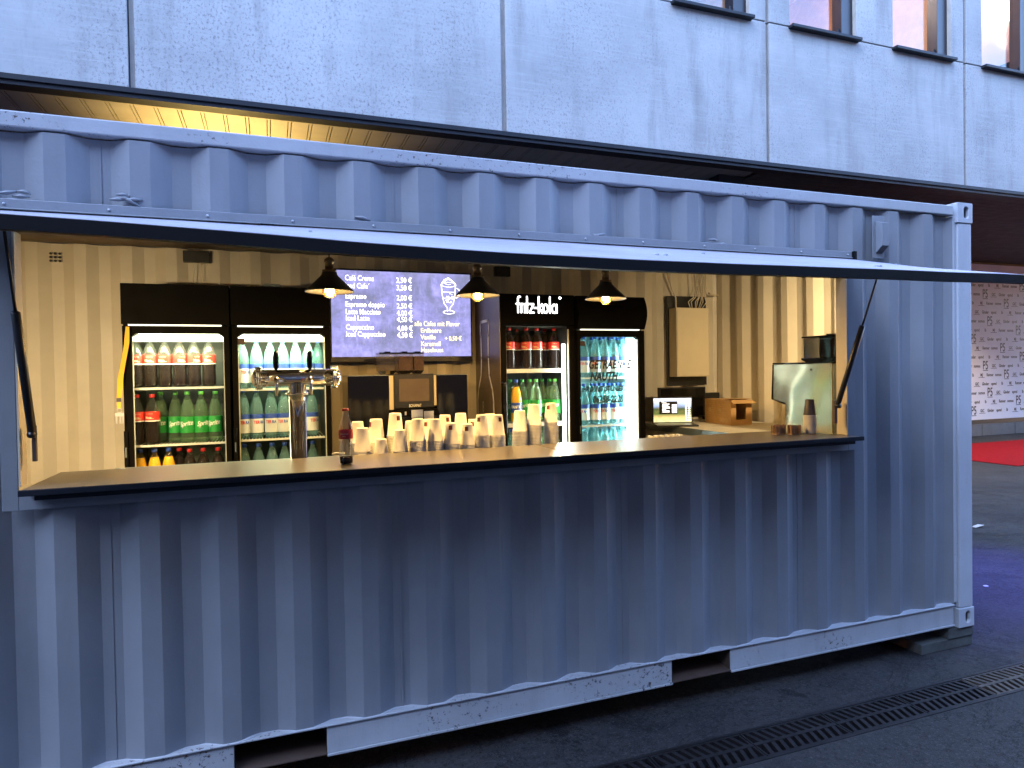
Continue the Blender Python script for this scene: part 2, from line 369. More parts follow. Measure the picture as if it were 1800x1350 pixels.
# ================================================================== GROUND
g = mb('asphalt'); L0, L1 = -40, 40
g.quad((L0, -40, G), (L1, -40, G), (L1, -.49, G), (L0, -.49, G)); g.quad((L0, -.258, G), (L1, -.258, G), (L1, 40, G), (L0, 40, G))
tag(g.build('ground'), 'dark asphalt yard', kind='structure')
dc = thing('drainage_channel', 'slotted cast iron drainage channel running along the front of the container', 'drain', (0, -.374, G))
t = mb('trench_dark'); t.box(L0, L1, -.49+.374, -.258+.374, -.2, -.09); t.build('channel_bed', dc)
t = mb('iron'); t.box(-12, 12, -.116, -.100, -.09, .003); t.box(-12, 12, .100, .116, -.09, .003); t.build('channel_frame', dc)
for i, x0 in enumerate([x*.5 for x in range(-9, 8)]):
    t = mb('iron_rust' if x0 >= -.5 else 'iron')
    t.box(x0+.003, x0+.497, -.0985, -.088, -.018, .001); t.box(x0+.003, x0+.497, .088, .0985, -.018, .001); t.box(x0+.003, x0+.497, -.010, .010, -.018, .0012)
    t.box(x0+.003, x0+.012, -.0875, .0875, -.018, -.001); t.box(x0+.488, x0+.497, -.0875, .0875, -.018, -.001)
    n = 11
    for k in range(1, n):
        xc = x0+.5*k/n
        for (ya, yb) in ((-.0876, -.0105), (.0105, .0876)):
            t.box(xc-.0105, xc+.0105, ya, yb, -.018, 0, fn=lambda p, s=.012 if ya < 0 else -.012, ym=(ya+yb)/2: (p[0]+s*(p[1]-ym)/.04, p[1], p[2]))
    t.build('grate', dc)
# ================================================================== BLOCKS, LITTER
def block(x0, x1, y0, y1, z0, z1, lab):
    o = mb('block_wood').box(x0-(x0+x1)/2, x1-(x0+x1)/2, -(y1-y0)/2, (y1-y0)/2, 0, z1-z0).build('support_block', bev=.005)
    o.location = ((x0+x1)/2, (y0+y1)/2, z0); tag(o, lab, 'block', 'blocks under the container corner')
block(-.42, .02, .02, .60, G, G+.064, 'lower flat grey block under the right container corner, sticking out to the left')
block(-.20, .015, .012, .55, G+.064, -.003, 'upper damp block directly beneath the right bottom corner casting')
block(-6.0, -5.7, .012, .55, G, -.003, 'tall grey block under the left container corner')
for (u, v, s, lab) in ((1719, 925, .09, 'crumpled white paper scrap lying behind the container corner post'), (1733, 1029, .03, 'tiny white paper scrap on the purple-lit asphalt')):
    p = atZ(u, v, G+.01); t = mb('litter'); n = 7
    V = [(s*(.6+.5*random.random())*math.cos(2*math.pi*k/n), .6*s*(.6+.5*random.random())*math.sin(2*math.pi*k/n), random.random()*s*.25) for k in range(n)]
    b0 = len(t.v); t.v += V+[(0, 0, s*.3)]
    for k in range(n): t.face([b0+k, b0+(k+1) % n, b0+n])
    o = t.build('paper_scrap', sol=.001); o.location = (p.x, p.y, G+.004); tag(o, lab, 'litter')
# ================================================================== CONTAINER
con = thing('shipping_container', 'blue grey steel shipping container converted to a drinks kiosk with an open hatch', 'container')
PIT_ = .2762; SEAM = -1.337; XL = -6.058
def corr_profile(x0, x1, yo, yi, phase=SEAM, pitch=PIT_):
    """points (x, y): recess flats centred on phase + k*pitch"""
    fl, sl = pitch*.25, pitch*.25
    pts = []; k = math.floor((x0-phase)/pitch)-1
    while phase+k*pitch-pitch < x1:
        c = phase+k*pitch
        pts += [(c-fl/2-sl, yo), (c-fl/2, yi), (c+fl/2, yi), (c+fl/2+sl, yo)]; k += 1
    def yat(x):
        for a, b in zip(pts, pts[1:]):
            if a[0] <= x <= b[0]: return a[1]+(b[1]-a[1])*(x-a[0])/max(1e-9, b[0]-a[0])
        return yo
    out = [(x0, yat(x0))]+[p for p in pts if x0+.002 < p[0] < x1-.002]+[(x1, yat(x1))]
    return out
def corr(B, x0, x1, z0, z1, yo, yi, swap=None, nz=None, wob=.0012, **kw):
    pr = corr_profile(x0, x1, yo, yi, **kw); nz = nz or max(1, int((z1-z0)/.12)); b = len(B.v)
    for j in range(nz+1):
        z = z0+(z1-z0)*j/nz
        for x, y in pr:
            d = noise.noise(Vector((x*2.3, z*1.9, yo)))*wob*2
            p = (x, y+d, z); B.v.append(swap(p) if swap else p)
    n = len(pr)
    for j in range(nz):
        for i in range(n-1): B.face([b+j*n+i, b+j*n+i+1, b+(j+1)*n+i+1, b+(j+1)*n+i])
OX0, OX1, OZ0, OZ1 = -4.92, -1.02, 1.20, 2.205
t = mb('wall_paint')
corr(t, XL+.1, OX0-.045, .140, 2.515, .005, .041); corr(t, OX0-.045, OX1+.045, .140, OZ0-.035, .005, .041)
corr(t, OX1+.045, -.150, .140, 2.515, .005, .041); corr(t, OX0-.045, OX1+.045, OZ1+.03, 2.515, .005, .041)
# vertical weld seams
for k in range(5):
    x = SEAM-k*PIT_*4
    for z0, z1 in (((.14, OZ0-.04), (OZ1+.05, 2.51))): t.box(x-.003, x+.003, .0378, .0415, z0, z1)
wallo = t.build('side_wall', con, sol=.002)
# wavy weld beads with sealant along the bottom and the top rail
t = mb('post_paint'); pr = corr_profile(XL+.1, -.155, .004, .039); pts = []
for a, b_ in zip(pr, pr[1:]):
    for s in range(4): x = a[0]+(b_[0]-a[0])*s/4; pts.append((x, a[1]+(b_[1]-a[1])*s/4-.002, .150+.004*noise.noise(Vector((x*9, 0, 0)))))
t.tube(pts, [.0042+.003*noise.noise(Vector((p[0]*14, 3, 0))) for p in pts], 6); t.build('weld_bead', con)
t = mb('wall_paint')
for cx, cz, n in ((-4.935, 2.285, 4), (-4.60, 2.29, 5), (-4.2, 2.268, 3), (-3.75, 2.268, 3), (-2.6, 2.266, 3), (-1.9, 2.265, 3)):
    for k in range(n):
        a = random.uniform(-.6, .2); x = cx+random.uniform(-.04, .04); z = cz+random.uniform(-.02, .02); l = random.uniform(.03, .07)
        t.tube([(x, .0, z), (x+l*.5, -.004, z+l*.3*math.sin(a)), (x+l, .002, z+l*.5*math.sin(a*2))], [.003, .008, .003], 6)
pieces(t, 'sealant', con)
# rails
t = mb('rail_paint'); t.box(XL+.12, -.158, 0, .06, 2.522, 2.582); o = t.build('top_rail', con, bev=.006)
t = mb('rail_paint')
PK = [(-4.234, -3.874), (-2.184, -1.824)]
xs = [XL+.16, PK[0][0], PK[0][1], PK[1][0], PK[1][1], -.165]
for i in (0, 2, 4):
    t.box(xs[i], xs[i+1], .006, .012, .030, .145); t.box(xs[i], xs[i+1], -.004, .0058, .020, .030)
t.box(XL+.16, -.163, -.004, .048, .1452, .1512); t.box(XL+.16, -.163, .0122, .055, .020, .0265)
t.build('bottom_rail', con, bev=.0015)
for a, b_ in PK:
    t = mb('brown_under'); t.box(a-.006, a-.0005, .0125, 2.42, .027, .145); t.box(b_+.0005, b_+.006, .0125, 2.42, .027, .145); t.box(a, b_, .02, 2.42, .141, .145); t.box(a, b_, .0, 2.42, .0275, .032)
    t.build('forklift_pocket', con)
# corner posts + castings
for (x0, x1, sgn) in ((-.160, 0, 1), (XL, XL+.160, -1)):
    t = mb('post_paint')
    xa, xb = (x0+.012, x1-.002) if sgn > 0 else (x0+.002, x1-.012)
    t.box(xa+(.030 if sgn > 0 else 0), xb-(.030 if sgn < 0 else 0), .002, .09, .120, 2.480)
    (t.box(xa, xa+.0298, .014, .05, .152, 2.520) if sgn > 0 else t.box(xb-.0298, xb, .014, .05, .152, 2.520))
    t.build('corner_post', con, bev=.006)
    for z0, z1 in ((0, .118), (2.482, 2.604)):
        bx0, bx1 = (x0+.030, x1+.003) if sgn > 0 else (x0-.003, x1-.030)
        # casting block with a real oval hole in its face
        t = mb('post_paint'); cx, cz = (bx0+bx1)/2+.012*sgn, (z0+z1)/2+.002; nO = 24
        ov = []
        for k in range(nO):
            a = 2*math.pi*(k+.5)/nO; ov.append((cx+.021*math.cos(a), cz+math.copysign(.016, math.sin(a))+.021*math.sin(a)))
        sq = []
        for k in range(nO):
            a = 2*math.pi*(k+.5)/nO; c_, s_ = math.cos(a), math.sin(a)
            tt = min(((bx1-cx) if c_ > 0 else (bx0-cx))/c_ if abs(c_) > 1e-6 else 9, ((z1-cz) if s_ > 0 else (z0-cz))/s_ if abs(s_) > 1e-6 else 9)
            sq.append((cx+c_*tt, cz+s_*tt))
        # snap nearest samples to corners
        for qx, qz in ((bx0, z0), (bx1, z0), (bx0, z1), (bx1, z1)):
            j = min(range(nO), key=lambda i: (sq[i][0]-qx)**2+(sq[i][1]-qz)**2); sq[j] = (qx, qz)
        b0 = len(t.v); yf = -.003
        for p in sq: t.v.append((p[0], yf, p[1]))
        for p in ov: t.v.append((p[0], yf, p[1]))
        for p in ov: t.v.append((p[0], yf+.02, p[1]))
        for p in sq: t.v.append((p[0], .17, p[1]))
        for k in range(nO):
            j = (k+1) % nO
            t.face([b0+k, b0+j, b0+nO+j, b0+nO+k]); t.face([b0+nO+k, b0+nO+j, b0+2*nO+j, b0+2*nO+k]); t.face([b0+k, b0+3*nO+k, b0+3*nO+j, b0+j])
        t.face([b0+3*nO+k for k in range(nO)])
        cst = t.build('corner_casting', con, bev=.003)
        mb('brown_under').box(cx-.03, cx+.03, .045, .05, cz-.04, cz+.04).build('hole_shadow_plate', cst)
# shell: roof, floor, back, ends (real thickness, cream inside)
t = mb('rail_paint'); t.box(XL+.05, -.05, .062, 2.43, 2.540, 2.560); t.build('roof', con)
t = mb('ceiling_brown'); t.box(XL+.1, -.1, .10, 2.33, 2.5295, 2.5385); t.build('ceiling_lining', con)
t = mb('plywood'); t.box(XL+.08, -.08, .06, 2.40, .155, .175); t.build('floor', con)
t = mb('cream'); corr(t, XL+.05, -.03, .176, 2.529, 2.352, 2.388, phase=SEAM+.09, wob=.002); t.build('back_wall', con, sol=.003)
t = mb('wall_paint'); t.box(XL, 0, 2.425, 2.436, 0, 2.59); t.build('back_cladding', con)
t = mb('cream'); corr(t, .06, 2.36, .176, 2.529, -.080, -.044, swap=lambda p: (p[1], p[0], p[2]), phase=.25, wob=.002); t.build('right_wall_lining', con, sol=.003)
t = mb('wall_paint'); t.box(-.035, -.012, .10, 2.42, .15, 2.53); t.box(XL+.012, XL+.035, .10, 2.42, .15, 2.53); pieces(t, 'end_wall', con)
t = mb('cream'); corr(t, .06, 2.36, .176, 2.529, XL+.08, XL+.044, swap=lambda p: (p[1], p[0], p[2]), phase=.25); t.build('left_wall_lining', con, sol=.003)
t = mb('cream'); t.box(XL+.1, OX0-.05, .052, .056, .18, 2.52); t.box(OX1+.05, -.1, .052, .056, .18, 2.52); t.box(OX0-.05, OX1+.05, .0565, .0605, .18, OZ0-.04); t.box(OX0-.05, OX1+.05, .0565, .0605, OZ1+.04, 2.52); pieces(t, 'front_wall_lining', con)
# frame round the opening
t = mb('wall_paint')
t.box(OX0-.055, OX0-.004, -.010, .0, OZ0-.055, OZ1+.02); t.box(OX1+.004, OX1+.055, -.010, .0, OZ0-.055, OZ1+.02); t.box(OX0-.0035, OX1+.0035, -.010, .0, OZ0-.055, OZ0+.005)
t.build('opening_frame', con, bev=.002)
t = mb('cream'); t.box(OX0-.0035, OX0+.003, -.009, .065, OZ0+.032, OZ1+.02); t.box(OX1-.003, OX1+.0035, -.009, .065, OZ0+.032, OZ1+.02); pieces(t, 'frame_reveal', con)
t = mb('brown_under'); t.box(OX0+.0035, OX1-.0035, .0, .065, OZ1-.055, OZ1+.02); t.build('lintel', con)  # brown carries the interior's reflected light in its colour
t = mb('wall_paint'); t.box(-5.15, -.96, -.014, .004, 2.222, 2.262); t.box(-5.15, -.96, -.022, -.014, 2.222, 2.228)
hs = t.build('hinge_strip', con, bev=.002)
t = mb('rail_paint')
for x in [-4.93+.0+.327*k for k in range(13)]:
    t.lathe([(.006, -.019), (.005, -.022), (.0, -.023)], (x+random.uniform(-.02, .02), .005, 2.243), 8, axis='Y')
pieces(t, 'rivet', hs)
t = mb('dark_trim'); t.box(-.985, -.965, -.030, -.012, 2.20, 2.262); t.box(-4.09, -4.03, -.034, -.022, 2.205, 2.222); t.box(-3.02, -2.96, -.034, -.022, 2.205, 2.220); pieces(t, 'hinge', con)
# hatch lid (sagging sheet with a front lip)
lxs = [-5.25, -4.66, -4.29, -3.87, -3.55, -2.93, -2.05, -1.02]; lzs = [1.988, 1.978, 1.970, 1.956, 1.9455, 1.9425, 1.952, 1.9615]
def smoothz(x): return sum(lerp(lxs, lzs, min(-1.02, max(-5.25, x+d))) for d in (-.3, -.2, -.1, 0, .1, .2, .3))/7
lid = MB(); nx, ny = 60, 8
def lidz(x, s):  # s 0 at hinge .. 1 at front
    return 2.213+(smoothz(x)+.033-2.213)*s - .006*math.sin(math.pi*s)+.0016*noise.noise(Vector((x*3, s*3, 0)))
hat = thing('hatch', None, None); hat.parent = con
lid.mat('hatch_paint')
b0 = 0
for i in range(nx+1):
    x = -5.15+4.13*i/nx
    for j in range(ny+1): s = j/ny; lid.v.append((x, -.035-.915*s, lidz(x, s)))
for i in range(nx):
    for j in range(ny): a = i*(ny+1)+j; lid.face([a, a+1, a+ny+2, a+ny+1], True)
lid.build('lid_sheet', hat, sol=.003)
t = mb('dark_trim')
n0 = len(t.v)
for i in range(nx+1):
    x = -5.15+4.13*i/nx; zt = lidz(x, 1)-.0018; zb = zt-.034
    t.v += [(x, -.953, zt), (x, -.953, zb), (x, -.925, zb), (x, -.925, zt-.001)]
for i in range(nx):
    a = n0+i*4
    for q in ((0, 1), (1, 2), (2, 3), (3, 0)): t.face([a+q[0], a+q[1], a+4+q[1], a+4+q[0]])
t.face([n0, n0+1, n0+2, n0+3]); e = n0+nx*4; t.face([e, e+1, e+2, e+3])
t.build('lid_lip', hat)
t = mb('dark_trim')
for x in (-5.12, -1.05): t.box(x-.015, x+.015, -.924, -.05, -.04, -.004, fn=lambda p: (p[0], p[1], p[2]+lidz(p[0], (-.035-p[1])/.915)))
pieces(t, 'lid_stiffener', hat)
t = mb('rail_paint')
for x, s in ((-3.92, .35), (-2.62, .6), (-2.58, .6), (-1.62, .75), (-1.60, .75), (-1.12, .4), (-2.2, .3)):
    t.box(x-.006, x+.006, -.035-.915*s-.008, -.035-.915*s+.008, lidz(x, s), lidz(x, s)+.006)
pieces(t, 'lid_bolt', hat)
for (lo, hi, nm) in (((-4.880, .0, 1.418), (-4.862, -.285, 2.128), 0), ((-1.085, .0, 1.398), (-1.058, -.258, 2.125), 1)):
    st = thing('gas_strut', None, None); st.parent = con; lo, hi = Vector(lo), Vector(hi); md = lo.lerp(hi, .60)
    mb('black_metal').tube([lo, lo.lerp(hi, .01), md, md.lerp(hi, .01)], [.008, .0145, .0145, .010], 12).build('cylinder', st)
    mb('black_metal').tube([md, hi], .0052, 8).build('rod', st)
    mb('black_metal').lathe([(.0, -.022), (.013, -.018), (.013, .010), (0, .014)], (lo.x, .0, lo.z), 12, axis='Y').build('ball_joint', st)
    mb('brown_under').box(lo.x-.006, lo.x+.012 if nm else lo.x+.006, .012, .03, lo.z-.10, lo.z+.03).build('bracket', st)
# vent hood beside the hatch
t = mb('wall_paint'); t.box(-.815, -.725, -.002, .002, 2.235, 2.478)
t.prism([(-.003, 2.445), (-.048, 2.430), (-.048, 2.300), (-.003, 2.262)], -.795, -.742, 'YZ')
t.build('vent_hood', con, bev=.002)
# ventilation holes in the back wall
p = atY(97, 452, 2.345); t = mb('print_black')
for i in range(3):
    for j in range(3): t.lathe([(.0085, 0), (.0085, .004)], (p.x-.026+.026*i, p.y, p.z-.024+.024*j), 12, axis='Y')
pieces(t, 'ventilation_hole', con)
# ================================================================== COUNTER
cn = thing('serving_counter', 'long grey metal serving counter projecting from the kiosk opening', 'counter', (-2.95, 0, 1.2))
CT = 1.228
def cb(B, x0, x1, y0, y1, z0, z1): return B.box(x0+2.95, x1+2.95, y0, y1, z0-1.2, z1-1.2)
cb(mb('counter_top'), -4.899, -2.742, -.078, .40, CT-.018, CT).build('counter_board', cn, bev=.002)
cb(mb('counter_top'), -2.739, -1.022, -.078, .42, CT-.0185, CT+.0005).build('counter_board', cn, bev=.002)
cb(mb('counter_edge'), -4.902, -.990, -.094, -.079, CT-.021, CT+.001).build('front_edge', cn, bev=.002)
cb(mb('counter_top'), -1.0215, -.992, -.078, -.011, CT-.018, CT-.0005).build('counter_end', cn)
t = mb('counter_edge'); cb(t, -4.86, -1.03, -.070, -.014, CT-.040, CT-.022); t.build('support_angle', cn)
# lower work bench behind it
wb = thing('work_bench', 'low work bench hidden behind the serving counter, carrying the cups', 'bench', (-3.4, .7, .175))
BZ = 1.17
mb('galva').box(-1.4, 1.2, -.27, .22, BZ-.205, BZ-.175).build('bench_top', wb)
for x in (-1.35, 1.15):
    for y in (-.24, .19): mb('galva').box(x-.02, x+.02, y-.02, y+.02, 0, BZ-.2055).build('leg', wb)
# ================================================================== FRIDGES
def fridge(x0, x1, label, door, header_z, glass, shelves, light, style):
    W = x1-x0; yb = 2.30; yf = 1.70; z0 = .175; z1 = 2.192
    f = thing('drinks_fridge', label, 'fridge', (x0, yf, z0), 'glass door drinks fridges')
    F = lambda B, a, b, c, d, e, g_: B.box(a-x0, b-x0, c-yf, d-yf, e-z0, g_-z0)
    inner = 'fridge_in_white' if style == 'white' else 'fridge_in_dark'
    gx0, gx1, gz1 = glass; gz0 = .45
    t = mb('fridge_black')
    F(t, x0+.002, x0+.03, yf+.06, yb, z0, z1); F(t, x1-.03, x1-.002, yf+.06, yb, z0, z1); F(t, x0+.031, x1-.031, yb-.03, yb, z0, z1); F(t, x0+.031, x1-.031, yf+.06, yb-.031, z1-.03, z1); F(t, x0+.031, x1-.031, yf+.06, yb-.031, z0, .42)
    t.build('cabinet', f)
    t = mb(inner)
    F(t, x0+.031, x0+.038, yf+.07, yb-.04, .43, header_z); F(t, x1-.038, x1-.031, yf+.07, yb-.04, .43, header_z); F(t, x0+.039, x1-.039, yb-.045, yb-.035, .43, header_z); F(t, x0+.039, x1-.039, yf+.07, yb-.046, header_z-.008, header_z)
    t.build('liner', f)
    # header canopy (curved on the last one)
    t = mb('fridge_black')
    if style == 'white':
        n = 10; pts = [(.058, header_z-z0+.004)]+[(-.045*math.sin(math.pi*k/n), header_z-z0+.004+(z1-header_z-.006)*k/n) for k in range(n+1)]+[(.058, z1-z0-.002)]
        t.prism(pts, .002, W-.002, 'YZ')
    else: F(t, x0+.002, x1-.002, yf-.004, yf+.058, header_z+.004, z1-.001)
    hd = t.build('header_panel', f, bev=.003)
    F(mb('fridge_light_line'), x0+.04, x1-.05, yf-.002, yf+.02, header_z-.004, header_z+.003).build('light_line', f) if style != 'logo' else None
    # door: frame with rounded glass opening
    t = mb('fridge_black'); ch = .03
    F(t, x0+.006, gx0, yf, yf+.045, .22, header_z-.006); F(t, gx1, x1-.006, yf, yf+.045, .22, header_z-.006)
    F(t, gx0, gx1, yf+.0005, yf+.0445, gz1, header_z-.007); F(t, gx0, gx1, yf+.0005, yf+.0445, .22, gz0)
    if style != 'logo':
        for gx, sg in ((gx0, 1), (gx1, -1)): t.prism([(gx-x0, gz1-z0), (gx-x0+sg*ch, gz1-z0), (gx-x0, gz1-z0-ch*.7)], .001, .044, 'XZ')
    d = t.build('door', f, bev=.002)
    F(mb('door_glass'), gx0+.001, gx1-.001, yf+.012, yf+.016, gz0, gz1-.001).build('glass_pane', d)
    t = mb('shelf_wire')
    F(t, gx0+.0005, gx0+.006, yf+.0165, yf+.03, gz0, gz1-.02); F(t, gx1-.006, gx1-.0005, yf+.0165, yf+.03, gz0, gz1-.02); pieces(t, 'gasket', d)
    t = mb('black_gloss')
    hx = x0+.004 if door == 'L' else x0+.004
    if style == 'logo':
        t.tube([(hx+.008-x0, -.002, 1.17-z0), (hx+.008-x0, -.045, 1.17-z0), (hx+.008-x0, -.045, 1.54-z0), (hx+.008-x0, -.002, 1.54-z0)], .016, 8)
    else: F(t, hx, hx+.022, yf-.018, yf-.001, 1.02, 1.30)
    hd2 = t.build('handle', d, bev=.003)
    if style != 'logo': F(mb('galva'), hx+.006, hx+.014, yf-.020, yf-.0185, 1.14, 1.20).build('handle_badge', hd2)
    # shelves
    for sz in shelves:
        t = mb('shelf_wire'); th = .03 if style == 'logo' else .013
        F(t, x0+.045, x1-.045, yf+.085, yf+.09, sz-th, sz); F(t, x0+.045, x1-.045, yb-.06, yb-.055, sz-.012, sz-.002)
        n = 26
        for k in range(n): xk = x0+.05+(W-.1)*k/(n-1); F(t, xk-.0015, xk+.0015, yf+.091, yb-.061, sz-.005, sz-.001)
        t.build('shelf', f)
    # lights
    if light == 'top':
        t = mb('fridge_light'); a, b_ = gx0-x0+.004, gx1-x0-.004; zt = gz1-z0-.001
        t.prism([(a, zt-.045), (b_, zt-.045), (b_, zt-.02), (b_-.03, zt), (a+.03, zt), (a, zt-.02)], .050, .085, 'XZ')
        t.build('light_box', f)
        l = bpy.data.lights.new('fridge_lamp', 'AREA'); l.energy = 2.4*IL; l.color = (.98, 1, .62); l.shape = 'RECTANGLE'; l.size = W-.14; l.size_y = .05
        o = bpy.data.objects.new('fridge_lamp', l); COL.objects.link(o); o.location = (x0+W/2, yf+.075, gz1-.06); o.rotation_euler = Vector((0, .35, -1)).to_track_quat('-Z', 'Y').to_euler()
    else:
        t = mb('led_cyan' if style == 'white' else 'led_white')
        if style == 'white': F(t, gx1-.085, gx1-.012, yf+.055, yf+.062, .5, gz1-.01)
        else: F(t, gx1-.040, gx1-.014, yf+.055, yf+.062, .5, gz1-.13)
        t.build('light_strip', f)
        l = bpy.data.lights.new('fridge_lamp', 'AREA'); l.energy = (3.2 if style == 'white' else 3.6)*IL; l.color = (.66, 1, .98) if style == 'white' else (.93, 1, .95); l.shape = 'RECTANGLE'; l.size = 1.2; l.size_y = .03
        o = bpy.data.objects.new('fridge_lamp', l); COL.objects.link(o); o.location = (gx1-.05, yf+.075, 1.25); o.rotation_euler = Matrix(((0, -.5, .866), (0, .866, .5), (-1, 0, 0))).to_euler()
    return f
F1 = fridge(-4.902, -4.297, 'black drinks fridge of cola and green lemonade with a yellow lanyard at its left', 'L', 1.940, (-4.849, -4.334, 1.889), (1.556, 1.200), 'top', 'plain')
F2 = fridge(-4.293, -3.679, 'black fridge of mineral water behind the beer tap', 'L', 1.938, (-4.255, -3.717, 1.889), (1.536, 1.206), 'top', 'plain')
F3 = fridge(-2.486, -1.890, 'black fridge with glowing white word on its header', 'L', 1.965, (-2.440, -1.930, 1.955), (1.640, 1.234), 'side', 'logo')
F4 = fridge(-1.872, -1.274, 'fridge glowing cyan white with black handwriting on its glass door', 'L', 1.934, (-1.841, -1.330, 1.879), (1.566, 1.191), 'side', 'white')
# logo fridge side, reflected light put in as brown, with a white bottle outline
t = mb('fridge_side'); t.box(-.0045, .0005, .0, .60, 0, 2.015); t.build('side_panel', F3)
t = mb('print_white')
half = [(.035, .0), (.043, .0), (.050, -.02), (.052, -.09), (.045, -.115), (.043, -.28), (.050, -.42), (.085, -.53), (.098, -.62), (.098, -.72)]
zc = 2.015; yc = 2.055
def sidefn(a, b_): return (-2.4925+2.486, yc+a-1.70, zc+b_-.175)
def siderib(pts, wd):
    for i in range(len(pts)-1):
        p, q = Vector(pts[i]), Vector(pts[i+1]); d = q-p; n = Vector((-d.y, d.x)).normalized()*wd/2; e = d.normalized()*wd*.3
        t.quad(*[sidefn(*(v)) for v in (p-e+n, p-e-n, q+e-n, q+e+n)])
k2 = 2.05
outl = [(-a*k2, b_) for a, b_ in reversed(half)]+[(a*k2, b_) for a, b_ in half]
siderib(outl, .022)
siderib(arc(.06, -.685, .014, .02, 0, 360, 8), .008); siderib(arc(.06, -.645, .014, .02, 0, 360, 8), .008)
t.build('bottle_outline', F3)
# fridge lettering: stroke letters for the lit word
t = mb('logo_light')
pL, pR = atY(907, 537, 1.694), atY(990, 540, 1.694); S = (pR.x-pL.x)/5.72; zb = atY(907, 549, 1.694).z
fn = lambda x, y: (pL.x+x*S+2.486, 1.694-1.70, zb+y*S-.175)
h, q = .95, 1.75
word = [  # (strokes) x-height h, ascender q
    [arc(.42, q-.25, .18, .25, 60, 180, 6)+[(.24, 0)], [(.05, h), (.45, h)]],                       # f
    [[(.62, h), (.62, 0)], [(.62, h-.25)]+arc(.80, h-.22, .18, .22, 180, 70, 5)],                    # r
    [[(1.05, h), (1.05, 0)]],                                                                       # dotless i
    [[(1.32, q), (1.32, 0)], [(1.15, h), (1.52, h)]],                                               # t
    [[(1.62, h), (2.08, h), (1.62, 0), (2.12, 0)]],                                                 # z
    [[(2.2, .52), (2.52, .52)]],                                                                    # -
    [[(2.72, q), (2.72, 0)], [(3.10, h), (2.78, .52), (3.14, 0)]],                                  # k
    [arc(3.56, .47, .28, .47, 0, 360, 16)],                                                         # o
    [[(4.08, q), (4.08, 0)]],                                                                       # l
    [arc(4.60, .47, .28, .47, 0, 360, 16), [(4.90, h), (4.90, 0)]],                                  # a
]
for L in word:
    for s_ in L: ribbon(t, s_, .165, fn)
ribbon(t, arc(5.32, q-.05, .07, .07, 0, 360, 8), .14, fn)
t.build('lettering', F3)
t = mb('print_black')
def t4(s, u, v, size, **k):
    p = atY(u, v, 1.699); add_text(t, s, size, lambda x, y: (p.x+x+1.872, 1.7085-1.70, p.z+y-.175), align='LEFT', **k)
t4('GETRAENKE', 1035, 648, .092, shear=.25, xs=.72, offset=.0035); t4('NAUTH', 1038, 669, .092, shear=.25, xs=.74, offset=.0035)
t4('IHR DURST IST UNSER', 1024, 689, .058, shear=.3, xs=.62, offset=.002); t4('06258-2228', 1043, 708, .074, shear=.2, xs=.74, offset=.0025)
t.build('door_lettering', F4)
p = atY(1024, 604, 1.7); mb('sticker_brown').box(p.x-.02+1.872, p.x+.02+1.872, -.002+.0, .0, p.z-.018-.175, p.z+.018-.175).build('sticker', F4)
p = atY(424, 600, 1.7); mb('sticker_brown').box(p.x-.022+4.293, p.x+.022+4.293, .008, .0105, p.z-.02-.175, p.z+.02-.175).build('sticker', F2)
# lanyard with keys on the left fridge
ly = thing('lanyard', 'yellow lanyard with a bunch of keys hanging on the left fridge', 'lanyard', (-4.90, 1.69, 1.9))
a0 = [atY(u, v, 1.675) for u, v in ((224, 574), (222, 592), (221, 606), (215, 640), (210, 665), (208, 700))]; a1 = [atY(u, v, 1.668) for u, v in ((224, 574), (224, 604), (219, 630), (214, 660), (211, 700))]
t = mb('lanyard_yellow')
for P in (a0, a1):
    for p, q_ in zip(P, P[1:]):
        o_ = Vector((-4.90, 1.69, 1.9)); t.quad(p-o_+Vector((-.009, 0, 0)), p-o_+Vector((.009, .004, 0)), q_-o_+Vector((.009, .004, 0)), q_-o_+Vector((-.009, 0, 0)))
t.build('strap', ly, sol=.0015)
p = atY(209, 703, 1.668)-Vector((-4.90, 1.69, 1.9)); mb('black_metal').box(p.x-.012, p.x+.012, p.y-.004, p.y+.004, p.z-.012, p.z+.012).build('buckle', ly)
mb('lanyard_yellow').box(p.x-.010, p.x+.010, p.y-.003, p.y+.003, p.z-.05, p.z-.013).build('strap_end', ly)
t = mb('key_metal'); t.tube([(p.x+.012*math.cos(a), p.y, p.z-.064+.012*math.sin(a)) for a in [k*math.pi/6 for k in range(13)]], .0018, 6)
for dx, rot in ((-.010, -.4), (.004, .1), (.014, .35)):
    t.box(p.x+dx-.011, p.x+dx+.011, p.y-.001-abs(dx)*.2, p.y+.001-abs(dx)*.2, p.z-.098, p.z-.078); t.box(p.x+dx*1.4-.004, p.x+dx*1.4+.004, p.y-.0012-abs(dx)*.2, p.y+.0012-abs(dx)*.2, p.z-.142, p.z-.0985)
t.build('key_bunch', ly)
